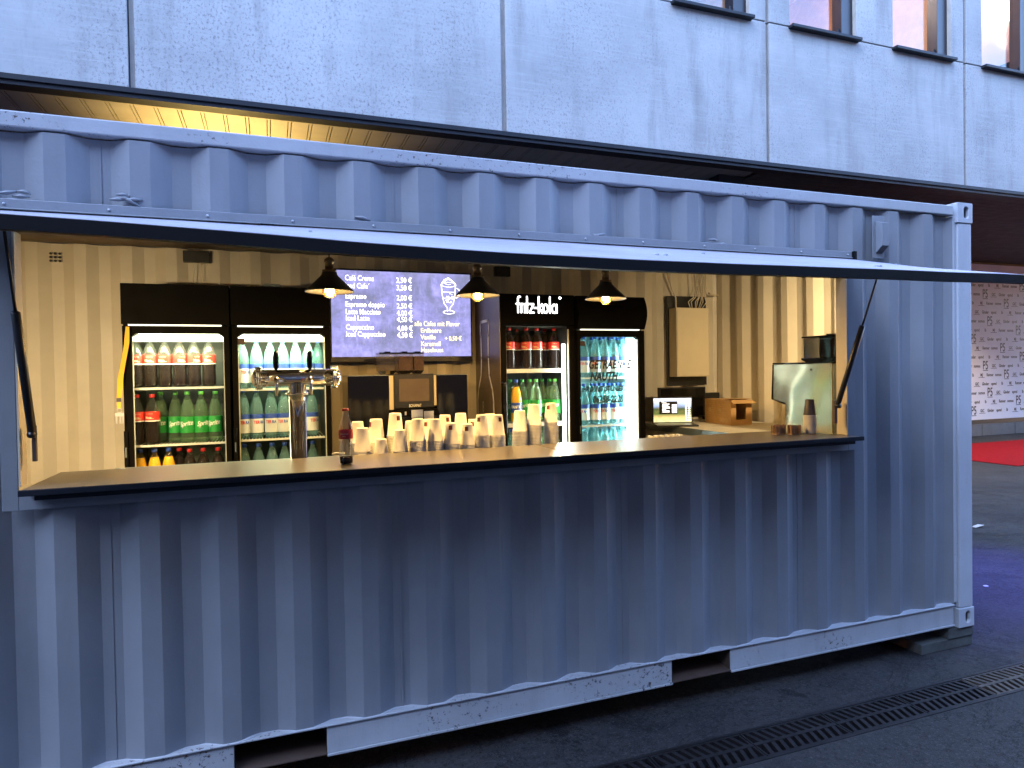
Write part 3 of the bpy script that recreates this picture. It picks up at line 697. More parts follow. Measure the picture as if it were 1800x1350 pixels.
# ================================================================== BOTTLES
def bend(r): return lambda x, y: (r*math.sin(x/r), -r*math.cos(x/r), y)
PROF = [(.028, 0), (.038, .004), (.0425, .016), (.0425, .055), (.0405, .085), (.0405, .115), (.043, .145), (.043, .19), (.040, .212), (.031, .245), (.019, .272), (.0135, .281), (.0135, .298)]
def make_bottle(kind):
    b = thing('bottle', 'proto', 'bottle', (0, 0, -50), 'bottles standing in the drinks fridges')
    body = {'cola': 'pet', 'colafull': 'pet', 'sprite': 'pet_green', 'water': 'pet_blue', 'waterfull': 'pet_blue', 'orange': 'pet'}[kind]
    drink = {'cola': 'cola', 'colafull': 'cola', 'sprite': 'lemonade', 'water': 'water', 'waterfull': 'water', 'orange': 'orange_drink'}[kind]
    top = {'cola': 8, 'colafull': 11, 'sprite': 10, 'water': 9, 'waterfull': 10, 'orange': 10}[kind]
    prof = PROF
    if kind in ('sprite', 'water', 'waterfull', 'orange'): prof = [(r, z*1.04) for r, z in [(.028, 0), (.038, .005), (.042, .02), (.043, .05), (.0425, .10), (.043, .155), (.041, .185), (.034, .225), (.024, .258), (.0145, .283), (.0135, .298)]]; top = min(top, 9)
    body_o = mb(body).lathe(prof, seg=18, caps=False).build('body', b)
    mb(drink).lathe([(max(.001, r-.0012), z+.0015) for r, z in prof[:top]], seg=16).build('drink', b)
    zt = prof[-1][1]
    cap = {'cola': 'red_cap', 'colafull': 'red_cap', 'sprite': 'green_cap', 'water': 'blue_cap', 'waterfull': 'blue_cap', 'orange': 'blue_cap'}[kind]
    mb(cap).lathe([(.0155, -.006), (.0158, .0), (.0158, .012), (.0145, .015)], (0, 0, zt), 14).build('cap', b)
    if kind.startswith('cola'):
        lb = mb('label_red').lathe([(.0437, .146), (.0437, .188)], seg=18, caps=False)
        lb = MB(); lb.lathe([(.0437, .143), (.0437, .150), (.0437, .204)], seg=18, mats=['print_white', 'label_red'], caps=False); lab = lb.build('paper_label', b)
        t = mb('print_cream'); add_text(t, 'Mate...', .023, lambda x, y: bend(.0445)(x, .160+y), offset=.0006, xs=.85); add_text(t, 'Coca-Cola', .009, lambda x, y: bend(.0445)(x, .189+y), shear=.3)
        t.build('lettering', lab)
    elif kind == 'sprite':
        lb = mb('label_green'); lb.lathe([(.0437, .062), (.0437, .165)], seg=18, caps=False); lab = lb.build('paper_label', b)
        t = mb('print_white'); add_text(t, 'Sprite', .044, lambda x, y: bend(.0445)(x, .108+y+x*.15), shear=.25, offset=.0009, xs=.8); t.build('lettering', lab)
    elif kind.startswith('water'):
        lb = MB(); lb.lathe([(.0437, .038), (.0437, .130), (.0437, .160)], seg=18, mats=['label_pale', 'label_blue'], caps=False); lab = lb.build('paper_label', b)
        t = mb('print_red'); add_text(t, 'TER', .028, lambda x, y: bend(.0445)(x-.012, .098+y), offset=.0009, xs=.8); t.mat('label_blue'); add_text(t, 'RA', .028, lambda x, y: bend(.0445)(x+.025, .098+y), offset=.0009, xs=.8)
        t.build('lettering', lab)
    else:
        lb = MB(); lb.lathe([(.0437, .075), (.0437, .150)], seg=18, mats=['label_blue'], caps=False); lab = lb.build('paper_label', b)
        t = mb('print_white'); add_text(t, 'FANTA', .030, lambda x, y: bend(.0445)(x, .108+y), offset=.001, xs=.8); t.build('lettering', lab)
    return b
protos = {k: make_bottle(k) for k in ('cola', 'colafull', 'sprite', 'water', 'waterfull', 'orange')}
for p_ in protos.values():
    for c_ in kids(p_):
        TREE[c_.name] = kids(c_)
    TREE[p_.name] = kids(p_)
desc = {'cola': 'cola bottle with red label', 'colafull': 'dark cola bottle with red cap', 'sprite': 'green labelled lemonade bottle', 'water': 'blue labelled water bottle', 'waterfull': 'pale blue water bottle', 'orange': 'orange soda bottle'}
ORD = ['first', 'second', 'third', 'fourth', 'fifth', 'sixth', 'seventh', 'eighth', 'ninth', 'tenth', 'eleventh', 'twelfth', 'thirteenth', 'fourteenth', 'fifteenth', 'sixteenth', 'seventeenth', 'eighteenth', 'nineteenth', 'twentieth', 'twenty-first', 'twenty-second', 'twenty-third', 'twenty-fourth', 'twenty-fifth', 'twenty-sixth']
used = {}
def row(us, vbase, z, kinds, where, y=1.855, dy=None, back=False):
    for i, u in enumerate(us):
        k = kinds[i] if isinstance(kinds, (list, tuple)) else kinds
        yy = y+(dy[i] if dy else 0); p = atY(u, vbase, yy)
        lab = '%s %s from left on %s' % (desc[k], ORD[i], where)
        if k not in used: used[k] = 1; o = protos[k]; o.location = (p.x, yy, z); o['label'] = lab
        else: o = copy_tree(protos[k], (p.x, yy, z), lab)
        o.rotation_euler[2] = math.atan2(p.x-CP.x, yy-CP.y)*-1+random.uniform(-.5, .5)
sh = {1: 1.557, 2: 1.537, 3: 1.641, 4: 1.567}; s2 = {1: 1.201, 2: 1.207, 3: 1.235, 4: 1.192}
row([241, 265, 291, 317, 342, 368], 678, sh[1], 'cola', 'top shelf of the lanyard fridge')
row([242, 269, 284, 310, 331, 355, 380], 775, s2[1], ['cola', 'cola', 'sprite', 'sprite', 'sprite', 'sprite', 'sprite'], 'middle shelf of the lanyard fridge', dy=[0, 0, .1, .06, 0, 0, 0])
row([247, 272, 297, 316, 334, 358, 384], 820, .845, ['orange', 'orange', 'orange', 'colafull', 'colafull', 'colafull', 'colafull'], 'bottom shelf of the lanyard fridge', dy=[0, 0, 0, .1, 0, 0, 0])
row([427, 452, 476, 498, 521, 543, 560], 680, sh[2], 'water', 'top shelf behind the beer tap', dy=[0, 0, 0, 0, 0, 0, .1])
row([429, 452, 478, 500, 522, 549], 770, s2[2], 'water', 'middle shelf behind the beer tap')
row([430, 455, 479, 501, 524, 550], 820, .845, 'water', 'bottom shelf behind the beer tap')
row([896, 909, 926, 944, 958, 974], 645, sh[3], 'colafull', 'top shelf under the glowing word', dy=[0, .12, 0, 0, .12, 0])
row([898, 908, 919, 932, 943, 954, 967, 976], 740, s2[3], ['sprite', 'orange', 'sprite', 'sprite', 'sprite', 'sprite', 'sprite', 'sprite'], 'middle shelf under the glowing word', dy=[.12, 0, .12, .12, 0, .12, .12, 0])
row([900, 918, 938, 958, 976], 800, .86, ['water', 'sprite', 'sprite', 'sprite', 'sprite'], 'bottom shelf under the glowing word')
for lvl, v, z, nm in ((0, 660, sh[4], 'top'), (1, 740, s2[4], 'middle'), (2, 800, .865, 'bottom')):
    row([1027, 1047, 1063, 1079, 1095], v, z, 'waterfull', nm+' shelf of cyan fridge, front row')
    row([1041, 1056, 1071, 1086], v, z, 'waterfull', nm+' shelf of cyan fridge, rear row', y=2.0)
# ================================================================== MENU SCREEN
ms = thing('menu_screen', 'wall mounted screen showing a purple chalkboard coffee menu with prices', 'screen', (-3.08, 2.25, 2.07))
c1, c2, c3, c4 = atY(588, 473, 2.245), atY(828, 487, 2.245), atY(823, 627, 2.245), atY(580, 624, 2.245)
sx0, sx1, sz1, sz0 = -3.625, -2.545, 2.402, 1.752
MO = Vector((-3.08, 2.25, 2.07))
mb('black_metal').box(sx0-MO.x-.012, sx1-MO.x+.012, 0, .05, sz0-MO.z-.04, sz1-MO.z+.012).build('bezel', ms, bev=.003)
mb('menu_screen').box(sx0-MO.x, sx1-MO.x, -.003, -.0005, sz0-MO.z, sz1-MO.z).build('display', ms)
def menu(B, s, fx, fz, size, **k):
    add_text(B, s, size, lambda x, y: (sx0+fx*(sx1-sx0)+x-MO.x, -.0045, sz1-fz*(sz1-sz0)+y-MO.z), align='LEFT', **k)
t = mb('screen_text')
rows = [('Café Crema', '2,50 €'), ('Iced Cafe´', '3,50 €'), ('Espresso', '2,00 €'), ('Espresso doppio', '2,50 €'), ('Latte Macciato', '4,00 €'), ('Iced Latte', '4,50 €'), ('Cappuccino', '4,00 €'), ('Iced Cappuccino', '4,50 €')]
zf = [.115, .205, .325, .42, .505, .58, .685, .765]
for (a, b_), z in zip(rows, zf):
    menu(t, a, .095, z, .058, offset=.0003, xs=.76); menu(t, b_, .452, z+.01, .058, offset=.0003, xs=.80); t.build('menu_line', ms); t = mb('screen_text')
# latte glass in chalk
gf = lambda x, y: (sx0+(.835+x)*(sx1-sx0)-MO.x, -.0046, sz1-(.26-y)*(sz1-sz0)-MO.z)
for s_ in ([(-.055, .13), (-.048, .0), (-.035, -.10), (-.012, -.15), (-.010, -.19)], [(.055, .13), (.048, 0), (.035, -.10), (.012, -.15), (.010, -.19)], arc(0, -.205, .042, .022, 0, 360, 14), arc(0, .13, .055, .03, 0, 360, 14),
           [(-.05, .04), (.05, .04)], arc(.055, .03, .035, .06, 80, -100, 10), [(-.05, .15), (-.03, .19), (0, .215), (.02, .19), (.05, .15)], arc(0, .16, .03, .03, 0, 300, 10)):
    ribbon(t, [(x*.98, y*1.0) for x, y in s_], .006, lambda x, y: gf(x, y))
for k in range(26):
    y = random.uniform(-.09, .02); x = random.uniform(-.03, .03); ribbon(t, [(x, y), (x+random.uniform(-.02, .02), y+random.uniform(-.012, .012))], .005, gf)
t.build('chalk_glass_drawing', ms)
t = mb('screen_text_yellow'); menu(t, 'alle Cafes mit Flavor', .578, .635, .055, offset=.0004, xs=.80); t.build('menu_line', ms)
for s_, z in (('Erdbeere', .715), ('Vanille', .795), ('Karamell', .875), ('Haselnuss', .950)): t = mb('screen_text_yellow'); menu(t, s_, .622, z, .052, offset=.0004, xs=.86); t.build('menu_line', ms)
t = mb('screen_text_yellow'); menu(t, '+ 0,50 €', .80, .81, .050, offset=.0004, xs=.8); t.build('menu_line', ms)
# ================================================================== PENDANT LAMPS
def pendant(x, label, first=[None]):
    y, zr = .65, 2.040
    if first[0]:
        o = copy_tree(first[0], (x, y, zr), label); return o
    o = thing('pendant_lamp', label, 'lamp', (x, y, zr), 'black pendant lamps over the counter'); first[0] = o
    t = mb('black_metal'); t.lathe([(.122, 0), (.118, .008), (.040, .085), (.036, .100), (.0, .101)], seg=32, caps=False); t.build('lamp_shade', o, sol=.0015)
    mb('brass').lathe([(.036, .102), (.036, .112), (.022, .114), (.021, .150), (.026, .152), (.024, .166), (.012, .176), (.0, .178)], seg=20).build('socket', o)
    mb('black_metal').tube([(0, 0, .176), (0, 0, .487)], .0035, 8).build('cord', o)
    t = mb('bulb_glow'); t.lathe([(0, -.032), (.018, -.028), (.034, -.012), (.040, .008), (.034, .030), (.020, .05), (.012, .07), (.012, .09)], seg=20)
    gb = t.build('bulb', o)
    MATS['bulb_clear'] = MATS.get('bulb_clear') or clear('bulb_clear', (1, .80, .45), .18)
    gb.data.materials[0] = MATS['bulb_clear']
    mb('bulb_hot').lathe([(0, -.014), (.012, -.008), (.015, .004), (.010, .022), (0, .03)], seg=12).build('filament', gb)
    return o
lp = []
for x, lab in ((-3.770, 'black cone pendant lamp hanging at the left edge of the menu screen'), (-2.980, 'black cone pendant lamp hanging between menu screen and the glowing word'), (-2.185, 'black cone pendant lamp hanging in front of the cyan fridge header')):
    lp.append(pendant(x, lab))
    l = bpy.data.lights.new('pendant_light', 'POINT'); l.energy = 19*IL; l.color = (1, .74, .42); l.shadow_soft_size = .03
    o = bpy.data.objects.new('pendant_light', l); COL.objects.link(o); o.location = (x, .65, 2.054)
# assumed batten lights, added to brighten both ends inside (hidden by the front wall)
for x, y, z, e, lab, aim in ((-5.30, .12, 1.95, 11, 'left', (.10, 1, -.55)), (-.50, .12, 2.36, 12, 'right', (.42, .8, -.5))):
    bt = thing('assumed_batten_lamp', 'assumed warm batten lamp, unseen, inside the front wall at the %s end' % lab, 'lamp', (x, y, z), 'assumed batten lamps inside the front wall')
    mb('fuse_cream').box(-.16, .16, -.055, -.02, -.02, .02).build('housing', bt); mb('assumed_lamp_light').box(-.15, .15, -.0195, -.010, -.012, .012).build('diffuser', bt)
    l = bpy.data.lights.new('assumed_lamp_light', 'AREA'); l.energy = e*IL*.55; l.spread = R(110); l.color = (1, .74, .40); l.shape = 'RECTANGLE'; l.size = .3; l.size_y = .03
    o = bpy.data.objects.new('assumed_lamp_light', l); COL.objects.link(o); o.location = (x, y+.005, z); o.rotation_euler = Vector(aim).to_track_quat('-Z', 'Y').to_euler()
# ================================================================== BEER TAP
tp = thing('beer_tap_tower', 'polished steel T shaped beer tap tower with two black handles', 'beer tap', (-3.93, .60, BZ))
def TP(u, v): p = atY(u, v, .60); return Vector((p.x+3.93, 0, p.z-BZ))
cxp = TP(523, 700).x; zc_ = TP(521, 664).z; rt = .042
xl, xr = TP(452, 664).x, TP(590, 664).x
mb('chrome').lathe([(.052, 0), (.052, .01), (.041, .012), (.041, zc_-.085)], (cxp, 0, 0), 28).build('column', tp)
mb('chrome').lathe([(rt, xl+.012), (rt, xr-.012)], (0, 0, zc_), 32, axis='X').build('crossbar', tp)
t = mb('chrome'); t.lathe([(.041, zc_-.085), (.056, zc_-.084), (.056, zc_-.074), (.044, zc_-.073), (.041, zc_-.03)], (cxp, 0, 0), 28); t.build('collar', tp)
t = mb('chrome')
for x, s in ((xl, -1), (xr, 1)):
    c = x-s*.012
    t.lathe([(.056, c-.005), (.056, c+.005)] , (0, 0, zc_), 28, axis='X')
    t.lathe([(.056, c+s*.006), (.056, c+s*.014)], (0, 0, zc_), 28, axis='X')
    t.lathe([(.046, c+s*.015), (.040, c+s*.026), (.026, c+s*.036), (.0, c+s*.041)], (0, 0, zc_), 28, axis='X')
    for k in range(8):
        a = math.pi/4*k; t.lathe([(.005, c-s*.012), (.005, c+s*.022)], (0, .050*math.cos(a), zc_+.050*math.sin(a)), 8, axis='X')
t.build('end_flange', tp)
for u in (485, 544):
    x = TP(u, 640).x
    t = mb('black_gloss'); t.lathe([(.006, .0), (.013, .012), (.014, .06), (.011, .088), (.0, .095)], (x, -.02, zc_+.04), 14); h_ = t.build('tap_handle', tp)
    t = mb('chrome'); t.tube([(x, -.03, zc_), (x, -.075, zc_-.005), (x, -.082, zc_-.03), (x, -.082, zc_-.085)], [.011, .011, .009, .008], 12); t.build('spout', tp)
# ================================================================== COLA GLASS BOTTLE ON COUNTER
cp = atZ(609, 816, CT)
gb = thing('glass_bottle', 'curved cola glass bottle nearly empty with red label on the counter', 'bottle', (cp.x, cp.y, CT))
sc_ = .252/.24
P0 = [(.024, 0), (.027, .004), (.0285, .03), (.0275, .055), (.0245, .075), (.026, .095), (.0285, .115), (.029, .14), (.026, .16), (.017, .19), (.012, .21), (.0115, .228)]
P0 = [(r*sc_, z*sc_) for r, z in P0]
t = mb('bottle_glass'); t.lathe(P0, seg=28); t.build('body', gb)
t = mb('bottle_glass'); 
for k in range(9):
    a = 2*math.pi*k/9; t.tube([(r*math.cos(a)*1.0, r*math.sin(a)*1.0, z) for r, z in P0[2:6]], .0016, 4)
t.build('flute', gb)
mb('cola').lathe([(.024, .005), (.0265, .008), (.0272, .034)], seg=24).build('drink', gb)
lb = mb('label_red').lathe([(.0300, .112), (.0308, .128), (.0305, .149)], seg=28, caps=False).build('paper_label', gb)
t = mb('print_cream'); add_text(t, 'Coca-Cola', .010, lambda x, y: (.0315*math.sin((x-.012)/.0315-.0), -.0315*math.cos((x-.012)/.0315), .131+y), shear=.3, xs=.8); add_text(t, 'ZERO', .006, lambda x, y: (.0315*math.sin((x-.012)/.0315), -.0315*math.cos((x-.012)/.0315), .121+y))
t.build('lettering', lb)
mb('red_cap').lathe([(.0145, .0), (.0148, .004), (.0130, .010), (.0, .0115)], (0, 0, .232), 20).build('cap', gb)
# ================================================================== PAPER CUPS
def make_cup(dark=False):
    B = MB(); pr = [(.0405, .0), (.0430, .0012), (.0430, .0040), (.0398, .0052), (.0285, .110), (.0272, .113), (.0265, .110), (.0, .1095)]
    B.mat('cup_dark' if dark else 'paper_white'); B.lathe(pr, seg=26, mats=['paper_white']*3+(['cup_dark']*4 if dark else ['paper_white']*4), caps=False)
    return B
cupme = make_cup().build('paper_cup'); cupme.location = (0, 0, -60)
darkme = make_cup(True).build('paper_cup'); darkme.location = (0, 0, -60)
firstcup = {}
def cup_stack(u, vtop, Y, where, group, dark=False, zbase=None, zsurf=BZ, sticker=0, wob=0, scale=1.0, n=None):
    src = darkme if dark else cupme
    p = atY(u, vtop, Y); step = .0078*scale; hh = .113*scale
    if n is None: n = max(1, int(round((p.z-zsurf-hh)/step))+1)
    zt = p.z
    for k in range(n):
        z = zt-hh-step*k if n > 1 else zsurf
        z0 = zsurf+(n-1-k)*step
        if n > 1: z = z0+(zt-hh-(n-1)*step-zsurf)
        nm = 'topmost' if k == 0 else '%s from top' % ORD[min(k, 25)]
        lab = 'white cup %s in %s' % (nm, where) if not dark else 'dark printed cup %s in %s' % (nm, where)
        if k >= 1 and src in firstcup.values() and False: pass
        o = src.copy(); COL.objects.link(o); o.location = (p.x+random.uniform(-.0006, .0006), Y, z); o.scale = (scale,)*3
        o.rotation_euler[2] = random.uniform(0, 6)
        tag(o, lab, 'cup', group)
        if k == 0 and sticker:
            a = sticker if isinstance(sticker, float) else 0
            t = MB(); t.mat('sticker_brown')
            dirx = math.atan2(p.x-CP.x, Y-CP.y)
            for (m_, da, db, za, zb_) in (('sticker_brown', -.30, .0, .078, .100), ('sticker_red', .0, .30, .078, .100)):
                t.mat(m_); b0 = len(t.v)
                for q in range(4):
                    an = -dirx*1+a+da+(db-da)*q/3
                    for zz in (za, zb_): rr = .0402-(zz-.006)*.1125+.0006; t.v.append((rr*math.sin(an), -rr*math.cos(an), zz))
                for q in range(3): t.face([b0+2*q, b0+2*q+2, b0+2*q+3, b0+2*q+1])
            so_ = t.build('printed_patch', o); so_.rotation_euler[2] = -o.rotation_euler[2]
GA = 'white paper cups stacked upside down'
FR, BK = .52, .64
cup_stack(637, 752, FR, 'stack just right of the glass bottle', GA, scale=1.06)
cup_stack(670, 771.5, FR, 'the lowest front stack', GA, scale=.98)
cup_stack(703, 755.5, FR, 'plain front stack after the lowest one', GA, scale=.98)
cup_stack(734, 736, FR, 'front stack under the coffee machine nozzle', GA, scale=1.02)
cup_stack(765, 736.5, FR, 'front stack left of two patched short ones', GA, scale=1.02)
cup_stack(792.5, 743, FR, 'left short stack with brown patch', GA, sticker=-.1)
cup_stack(821, 745, FR, 'right short stack with brown patch', GA, sticker=-.1)
cup_stack(846.7, 729, FR, 'front stack left below the bottle outline', GA, sticker=-.55)
cup_stack(874, 729, FR, 'front stack right below the bottle outline', GA, sticker=.55)
cup_stack(628.5, 741, BK, 'stack half behind the glass bottle', GA)
cup_stack(661, 736.5, BK, 'rear stack left of the tallest rear one', GA, sticker=-1.1, scale=1.1)
cup_stack(694.5, 726, BK, 'tall rear stack below the machine display', GA, sticker=.55, scale=1.08)
cup_stack(722, 739.6, BK, 'rear stack hidden left of nozzle stack', GA)
cup_stack(753, 737, BK, 'middle rear stack with orange patch', GA, sticker=-.5)
cup_stack(782, 729.4, BK, 'rear stack behind the left short one', GA, sticker=.5)
cup_stack(809.7, 726.2, BK, 'plain rear stack behind right short one', GA)
cup_stack(832, 737, BK, 'rear stack left of the bottle outline', GA, sticker=-.2)
cup_stack(861, 727.6, BK, 'rear stack between two outline stacks', GA)
cup_stack(913.5, 721.4, .66, 'left of three stacks before glowing word', GA, scale=1.06)
cup_stack(938, 710.6, .66, 'middle of three stacks before glowing word', GA, scale=1.06)
cup_stack(968, 708.5, .66, 'right of three stacks before glowing word', GA, sticker=-.5, scale=1.0)
pc = atZ(1423, 762, CT)
cup_stack(1423, 702, pc.y, 'stack at the right counter end', 'dark cups at the right end of the counter', dark=True, zsurf=CT, scale=.86)
bpy.data.objects.remove(cupme); bpy.data.objects.remove(darkme)
# stirrer boxes
for u, lab in ((1369, 'left bundle of brown wooden stirrers on the counter end'), (1396, 'right bundle of brown wooden stirrers next to the dark cups')):
    p = atZ(u, 763, CT); s = thing('stirrer_bundle', lab, 'stirrers', (p.x, p.y, CT), 'stirrer bundles on the counter')
    t = mb('wood_stick')
    for k in range(40):
        x = random.uniform(-.036, .036); y = random.uniform(-.02, .02); t.box(x-.0028, x+.0028, y-.001, y+.001, .004, .048+random.uniform(0, .008), fn=lambda q: (q[0]*(1+q[2]*2.2), q[1], q[2]))
    t.build('stirrer_sticks', s)
    mb('plywood').box(-.038, .038, -.022, .022, 0, .004).build('tray', s)
# small crumpled wrappers left of the glass bottle
p = atZ(594, 795, BZ+.03); t = mb('litter'); t.tube([(-.03, 0, 0), (-.01, .005, .008), (.02, 0, .002), (.035, -.005, .006)], .006, 6); t.tube([(-.03, 0, -.012), (.03, .0, -.008)], .005, 6)
o = t.build('paper_napkin'); o.location = (p.x, p.y, BZ+.018); tag(o, 'crumpled white paper napkin behind the glass bottle', 'napkin')
# ================================================================== BACK COUNTER + COFFEE MACHINE
bc = thing('back_cabinet', 'dark back cabinet below the coffee machine between the fridges', 'cabinet', (-3.08, 2.0, .175))
mb('fridge_side').box(-.56, .55, -.27, .3, 0, .80).build('cabinet_body', bc, bev=.003); mb('galva').box(-.57, .56, -.29, .31, .801, .83).build('worktop', bc, bev=.002)
CM = Vector((-3.1, 1.80, 1.008))
cm = thing('coffee_machine', 'black coffee machine with display, three bean hoppers and two glossy side panels', 'coffee machine', CM)
def CX(u, v=700, y=1.80): return atY(u, v, y).x-CM.x
def CZ(v, u=720, y=1.80): return atY(u, v, y).z-CM.z
zt_l, zt_r = CZ(661, 650), CZ(659, 790)
mb('black_gloss').box(CX(612), CX(684.5), .0, .38, 0, zt_l).build('side_panel', cm, bev=.004)
mb('black_gloss').box(CX(768.5), CX(822), .0, .38, 0, zt_r).build('side_panel', cm, bev=.004)
t = mb('galva'); t.box(CX(612), CX(684), .01, .37, zt_l+.001, zt_l+.006); t.box(CX(769), CX(822), .01, .37, zt_r+.001, zt_r+.006); pieces(t, 'top_trim', cm)
t = mb('fuse_cream'); t.box(CX(685), CX(692.5), .012, .3, CZ(720), zt_l); t.box(CX(763.5), CX(768), .012, .3, CZ(714), zt_r); pieces(t, 'side_strip', cm)
mb('black_metal').box(CX(693), CX(763), -.01, .35, CZ(718), CZ(657)).build('housing', cm, bev=.008)
pmat('dead_screen', (.10, .075, .05), .25, bmp=0); mb('dead_screen').box(CX(701), CX(754), -.014, -.0105, CZ(705.5), CZ(666)).build('display', cm)
mb('black_gloss').prism([(-.09, CZ(742)), (-.09, CZ(730)), (-.03, CZ(719)), (.2, CZ(719)), (.2, 0), (.02, 0), (.02, CZ(745))], CX(684.8), CX(768), 'YZ').build('brewing_unit', cm, bev=.004)
t = mb('steel'); t.box(CX(717), CX(737), -.115, -.092, CZ(733), CZ(719)); t.box(CX(739), CX(756), -.105, -.0915, CZ(740), CZ(722)); t.box(CX(706.5), CX(709.5), -.095, -.0915, CZ(728), CZ(722)); pieces(t, 'nozzle', cm)
t = mb('print_white'); add_text(t, 'BONAMAT', .030, lambda x, y: (CX(729)+x, -.012-.002, CZ(715.5)+y), xs=.6); t.build('lettering', cm)
for (u0, u1, matn, fill) in ((671, 704, 'hopper_clear', None), (704.5, 732, 'hopper_clear', 1), (732.5, 751, 'hopper_clear', 1)):
    a, b_ = CX(u0, 640), CX(u1, 640); z0, z1 = CZ(651), CZ(621); d0 = .10; c_ = (a+b_)/2; wd = (b_-a)/2
    hp = mb(matn).box(a+.001, b_-.001, d0, d0+.16, z0, z1).build('bean_hopper', cm, bev=.003)
    if fill: mb('beans').box(a+.005, b_-.005, d0+.004, d0+.155, z0+.003, z1-.018).build('coffee_beans', hp)
    t = mb('steel'); b0 = len(t.v); zz = CZ(657.5)
    t.v += [(a+.002, d0, z0), (b_-.002, d0, z0), (b_-.002, d0+.16, z0), (a+.002, d0+.16, z0), (c_-wd*.55, d0+.03, zz), (c_+wd*.55, d0+.03, zz), (c_+wd*.55, d0+.13, zz), (c_-wd*.55, d0+.13, zz)]
    for q in ((0, 1, 5, 4), (1, 2, 6, 5), (2, 3, 7, 6), (3, 0, 4, 7), (4, 5, 6, 7)): t.face([b0+i for i in q])
    t.build('funnel', hp)
    t = mb('black_gloss'); t.box(a, b_, d0-.002, d0+.162, z1+.0005, z1+.010); t.box(c_-.02, c_+.02, d0+.04, d0+.10, z1+.0105, z1+.018); t.build('lid', hp)
# ================================================================== RIGHT TABLE AND WHAT STANDS ON IT
TZ = 1.155
tb = thing('side_table', 'pale worktop table with metal edge along the right wall', 'table', (-.55, 1.6, .175))
tx0 = -.985+.55; ty0 = .90-1.6
mb('white_table').box(tx0+.003, .43, ty0+.003, .72, TZ-.020-.175, TZ-.175).build('tabletop', tb, bev=.002)
t = mb('galva'); t.box(tx0-.001, tx0+.0025, ty0, .72, TZ-.055-.175, TZ-.001-.175); t.build('metal_edge', tb)
mb('plywood').box(tx0+.003, .43, ty0-.001, ty0+.0025, TZ-.055-.175, TZ-.001-.175).build('front_edge', tb)
mb('white_table').box(tx0+.012, .42, ty0+.02, .70, .0, TZ-.0205-.175).build('side_board', tb)
# laptop
lp0 = atY(1183, 741, 1.86); lt = thing('laptop', 'open laptop with a bright landscape picture on its screen', 'laptop', (lp0.x, 1.86, TZ+.001)); lt.rotation_euler[2] = R(-22)
mb('black_metal').box(-.165, .165, -.20, .015, 0, .014).build('base', lt, bev=.003)
mb('galva').box(-.14, .14, -.10, -.01, .0142, .016).build('keyboard', lt)
ld = mb('black_metal').box(-.165, .165, .016, .024, .008, .232).build('display_lid', lt, bev=.003)
mb('laptop_screen').box(-.157, .157, .0135, .0155, .022, .222).build('display', ld)
t = mb('print_black'); t.box(-.11, .04, .0125, .0133, .09, .195); t.build('open_window', ld)
t = mb('screen_text')
for k in range(7): t.box(-.085, -.085+.03+.04*random.random(), .0115, .0123, .105+.011*k, .110+.011*k)
t.box(-.004, .035, .0115, .0123, .10, .17); add_text(t, 'Menu', .018, lambda x, y: (x-.07, .0115, .182+y))
for i in range(2):
    for k in range(9): t.box(.105+i*.026, .120+i*.026, .0115, .0123, .035+k*.019, .046+k*.019)
t.build('screen_icons', ld)
# dark board leaning behind laptop + small box
def slab(name, u0, u1, v0, v1, y, d, matn, lab, cat, zfloor=None):
    a, b_ = atY(u0, v1, y), atY(u1, v1, y); top = atY((u0+u1)/2, v0, y).z; z0 = TZ+.001 if zfloor is None else zfloor
    o = mb(matn).box(-(b_.x-a.x)/2, (b_.x-a.x)/2, 0, d, 0, top-z0).build(name, bev=.003); o.location = ((a.x+b_.x)/2, y, z0); return tag(o, lab, cat)
mon = thing('monitor', 'black flat monitor standing behind the open laptop', 'monitor', (atY(1201, 742, 2.12).x, 2.12, TZ+.001))
wm = (atY(1242, 700, 2.12).x-atY(1161, 700, 2.12).x)/2; hm = atY(1200, 680.5, 2.12).z-TZ
t = mb('black_metal').box(-wm, wm, 0, .035, .035, hm).build('casing', mon, bev=.004); mb('black_gloss').box(-wm+.012, wm-.012, -.003, -.0005, .05, hm-.012).build('display', mon)
mb('black_metal').box(-.08, .08, -.03, .08, 0, .012).box(-.03, .03, .0, .03, .012, .0345).build('stand', mon)
rt_ = slab('router_box', 1240, 1265, 690, 702, 2.22, .05, 'black_metal', 'small black box standing between monitor and right wall', 'box')
# carton with torn opening
A = atZ(1238, 741.5, TZ); B_ = atZ(1285, 748.0, TZ); C_ = atZ(1308, 745.5, TZ)
ctn = thing('carton', 'brown cardboard milk carton box with open flap and white print', 'cardboard box', (B_.x, B_.y, TZ+.001))
e1 = Vector((A.x-B_.x, A.y-B_.y, 0)); e2 = Vector((C_.x-B_.x, C_.y-B_.y, 0)); 
n1 = e1.normalized(); L1 = min(e1.length, .42); n2_ = Vector((-n1.y, n1.x, 0)); n2_ = n2_ if n2_.dot(e2) > 0 else -n2_; L2 = min(max(e2.length, .16), .24)
hC = atY(1285, 704, B_.y).z-TZ
def cf(p): return tuple(n1*p[0]+n2_*p[1]+Vector((0, 0, p[2])))
t = mb('carton'); th = .004
t.box(0, L1, 0, th, 0, hC, fn=cf); t.box(0, L1, L2-th, L2, 0, hC, fn=cf); t.box(L1-th, L1, th, L2-th, 0, hC, fn=cf); t.box(th, L1-th, th, L2-th, 0, th, fn=cf); t.box(.09, L1-th, th, L2-th, hC-th, hC, fn=cf)
t.box(0, th, th, L2*.25, 0, hC, fn=cf); t.box(0, th, L2*.72, L2-th, 0, hC, fn=cf); t.box(0, th, L2*.25, L2*.72, 0, hC*.22, fn=cf)
t.build('box_body', ctn)
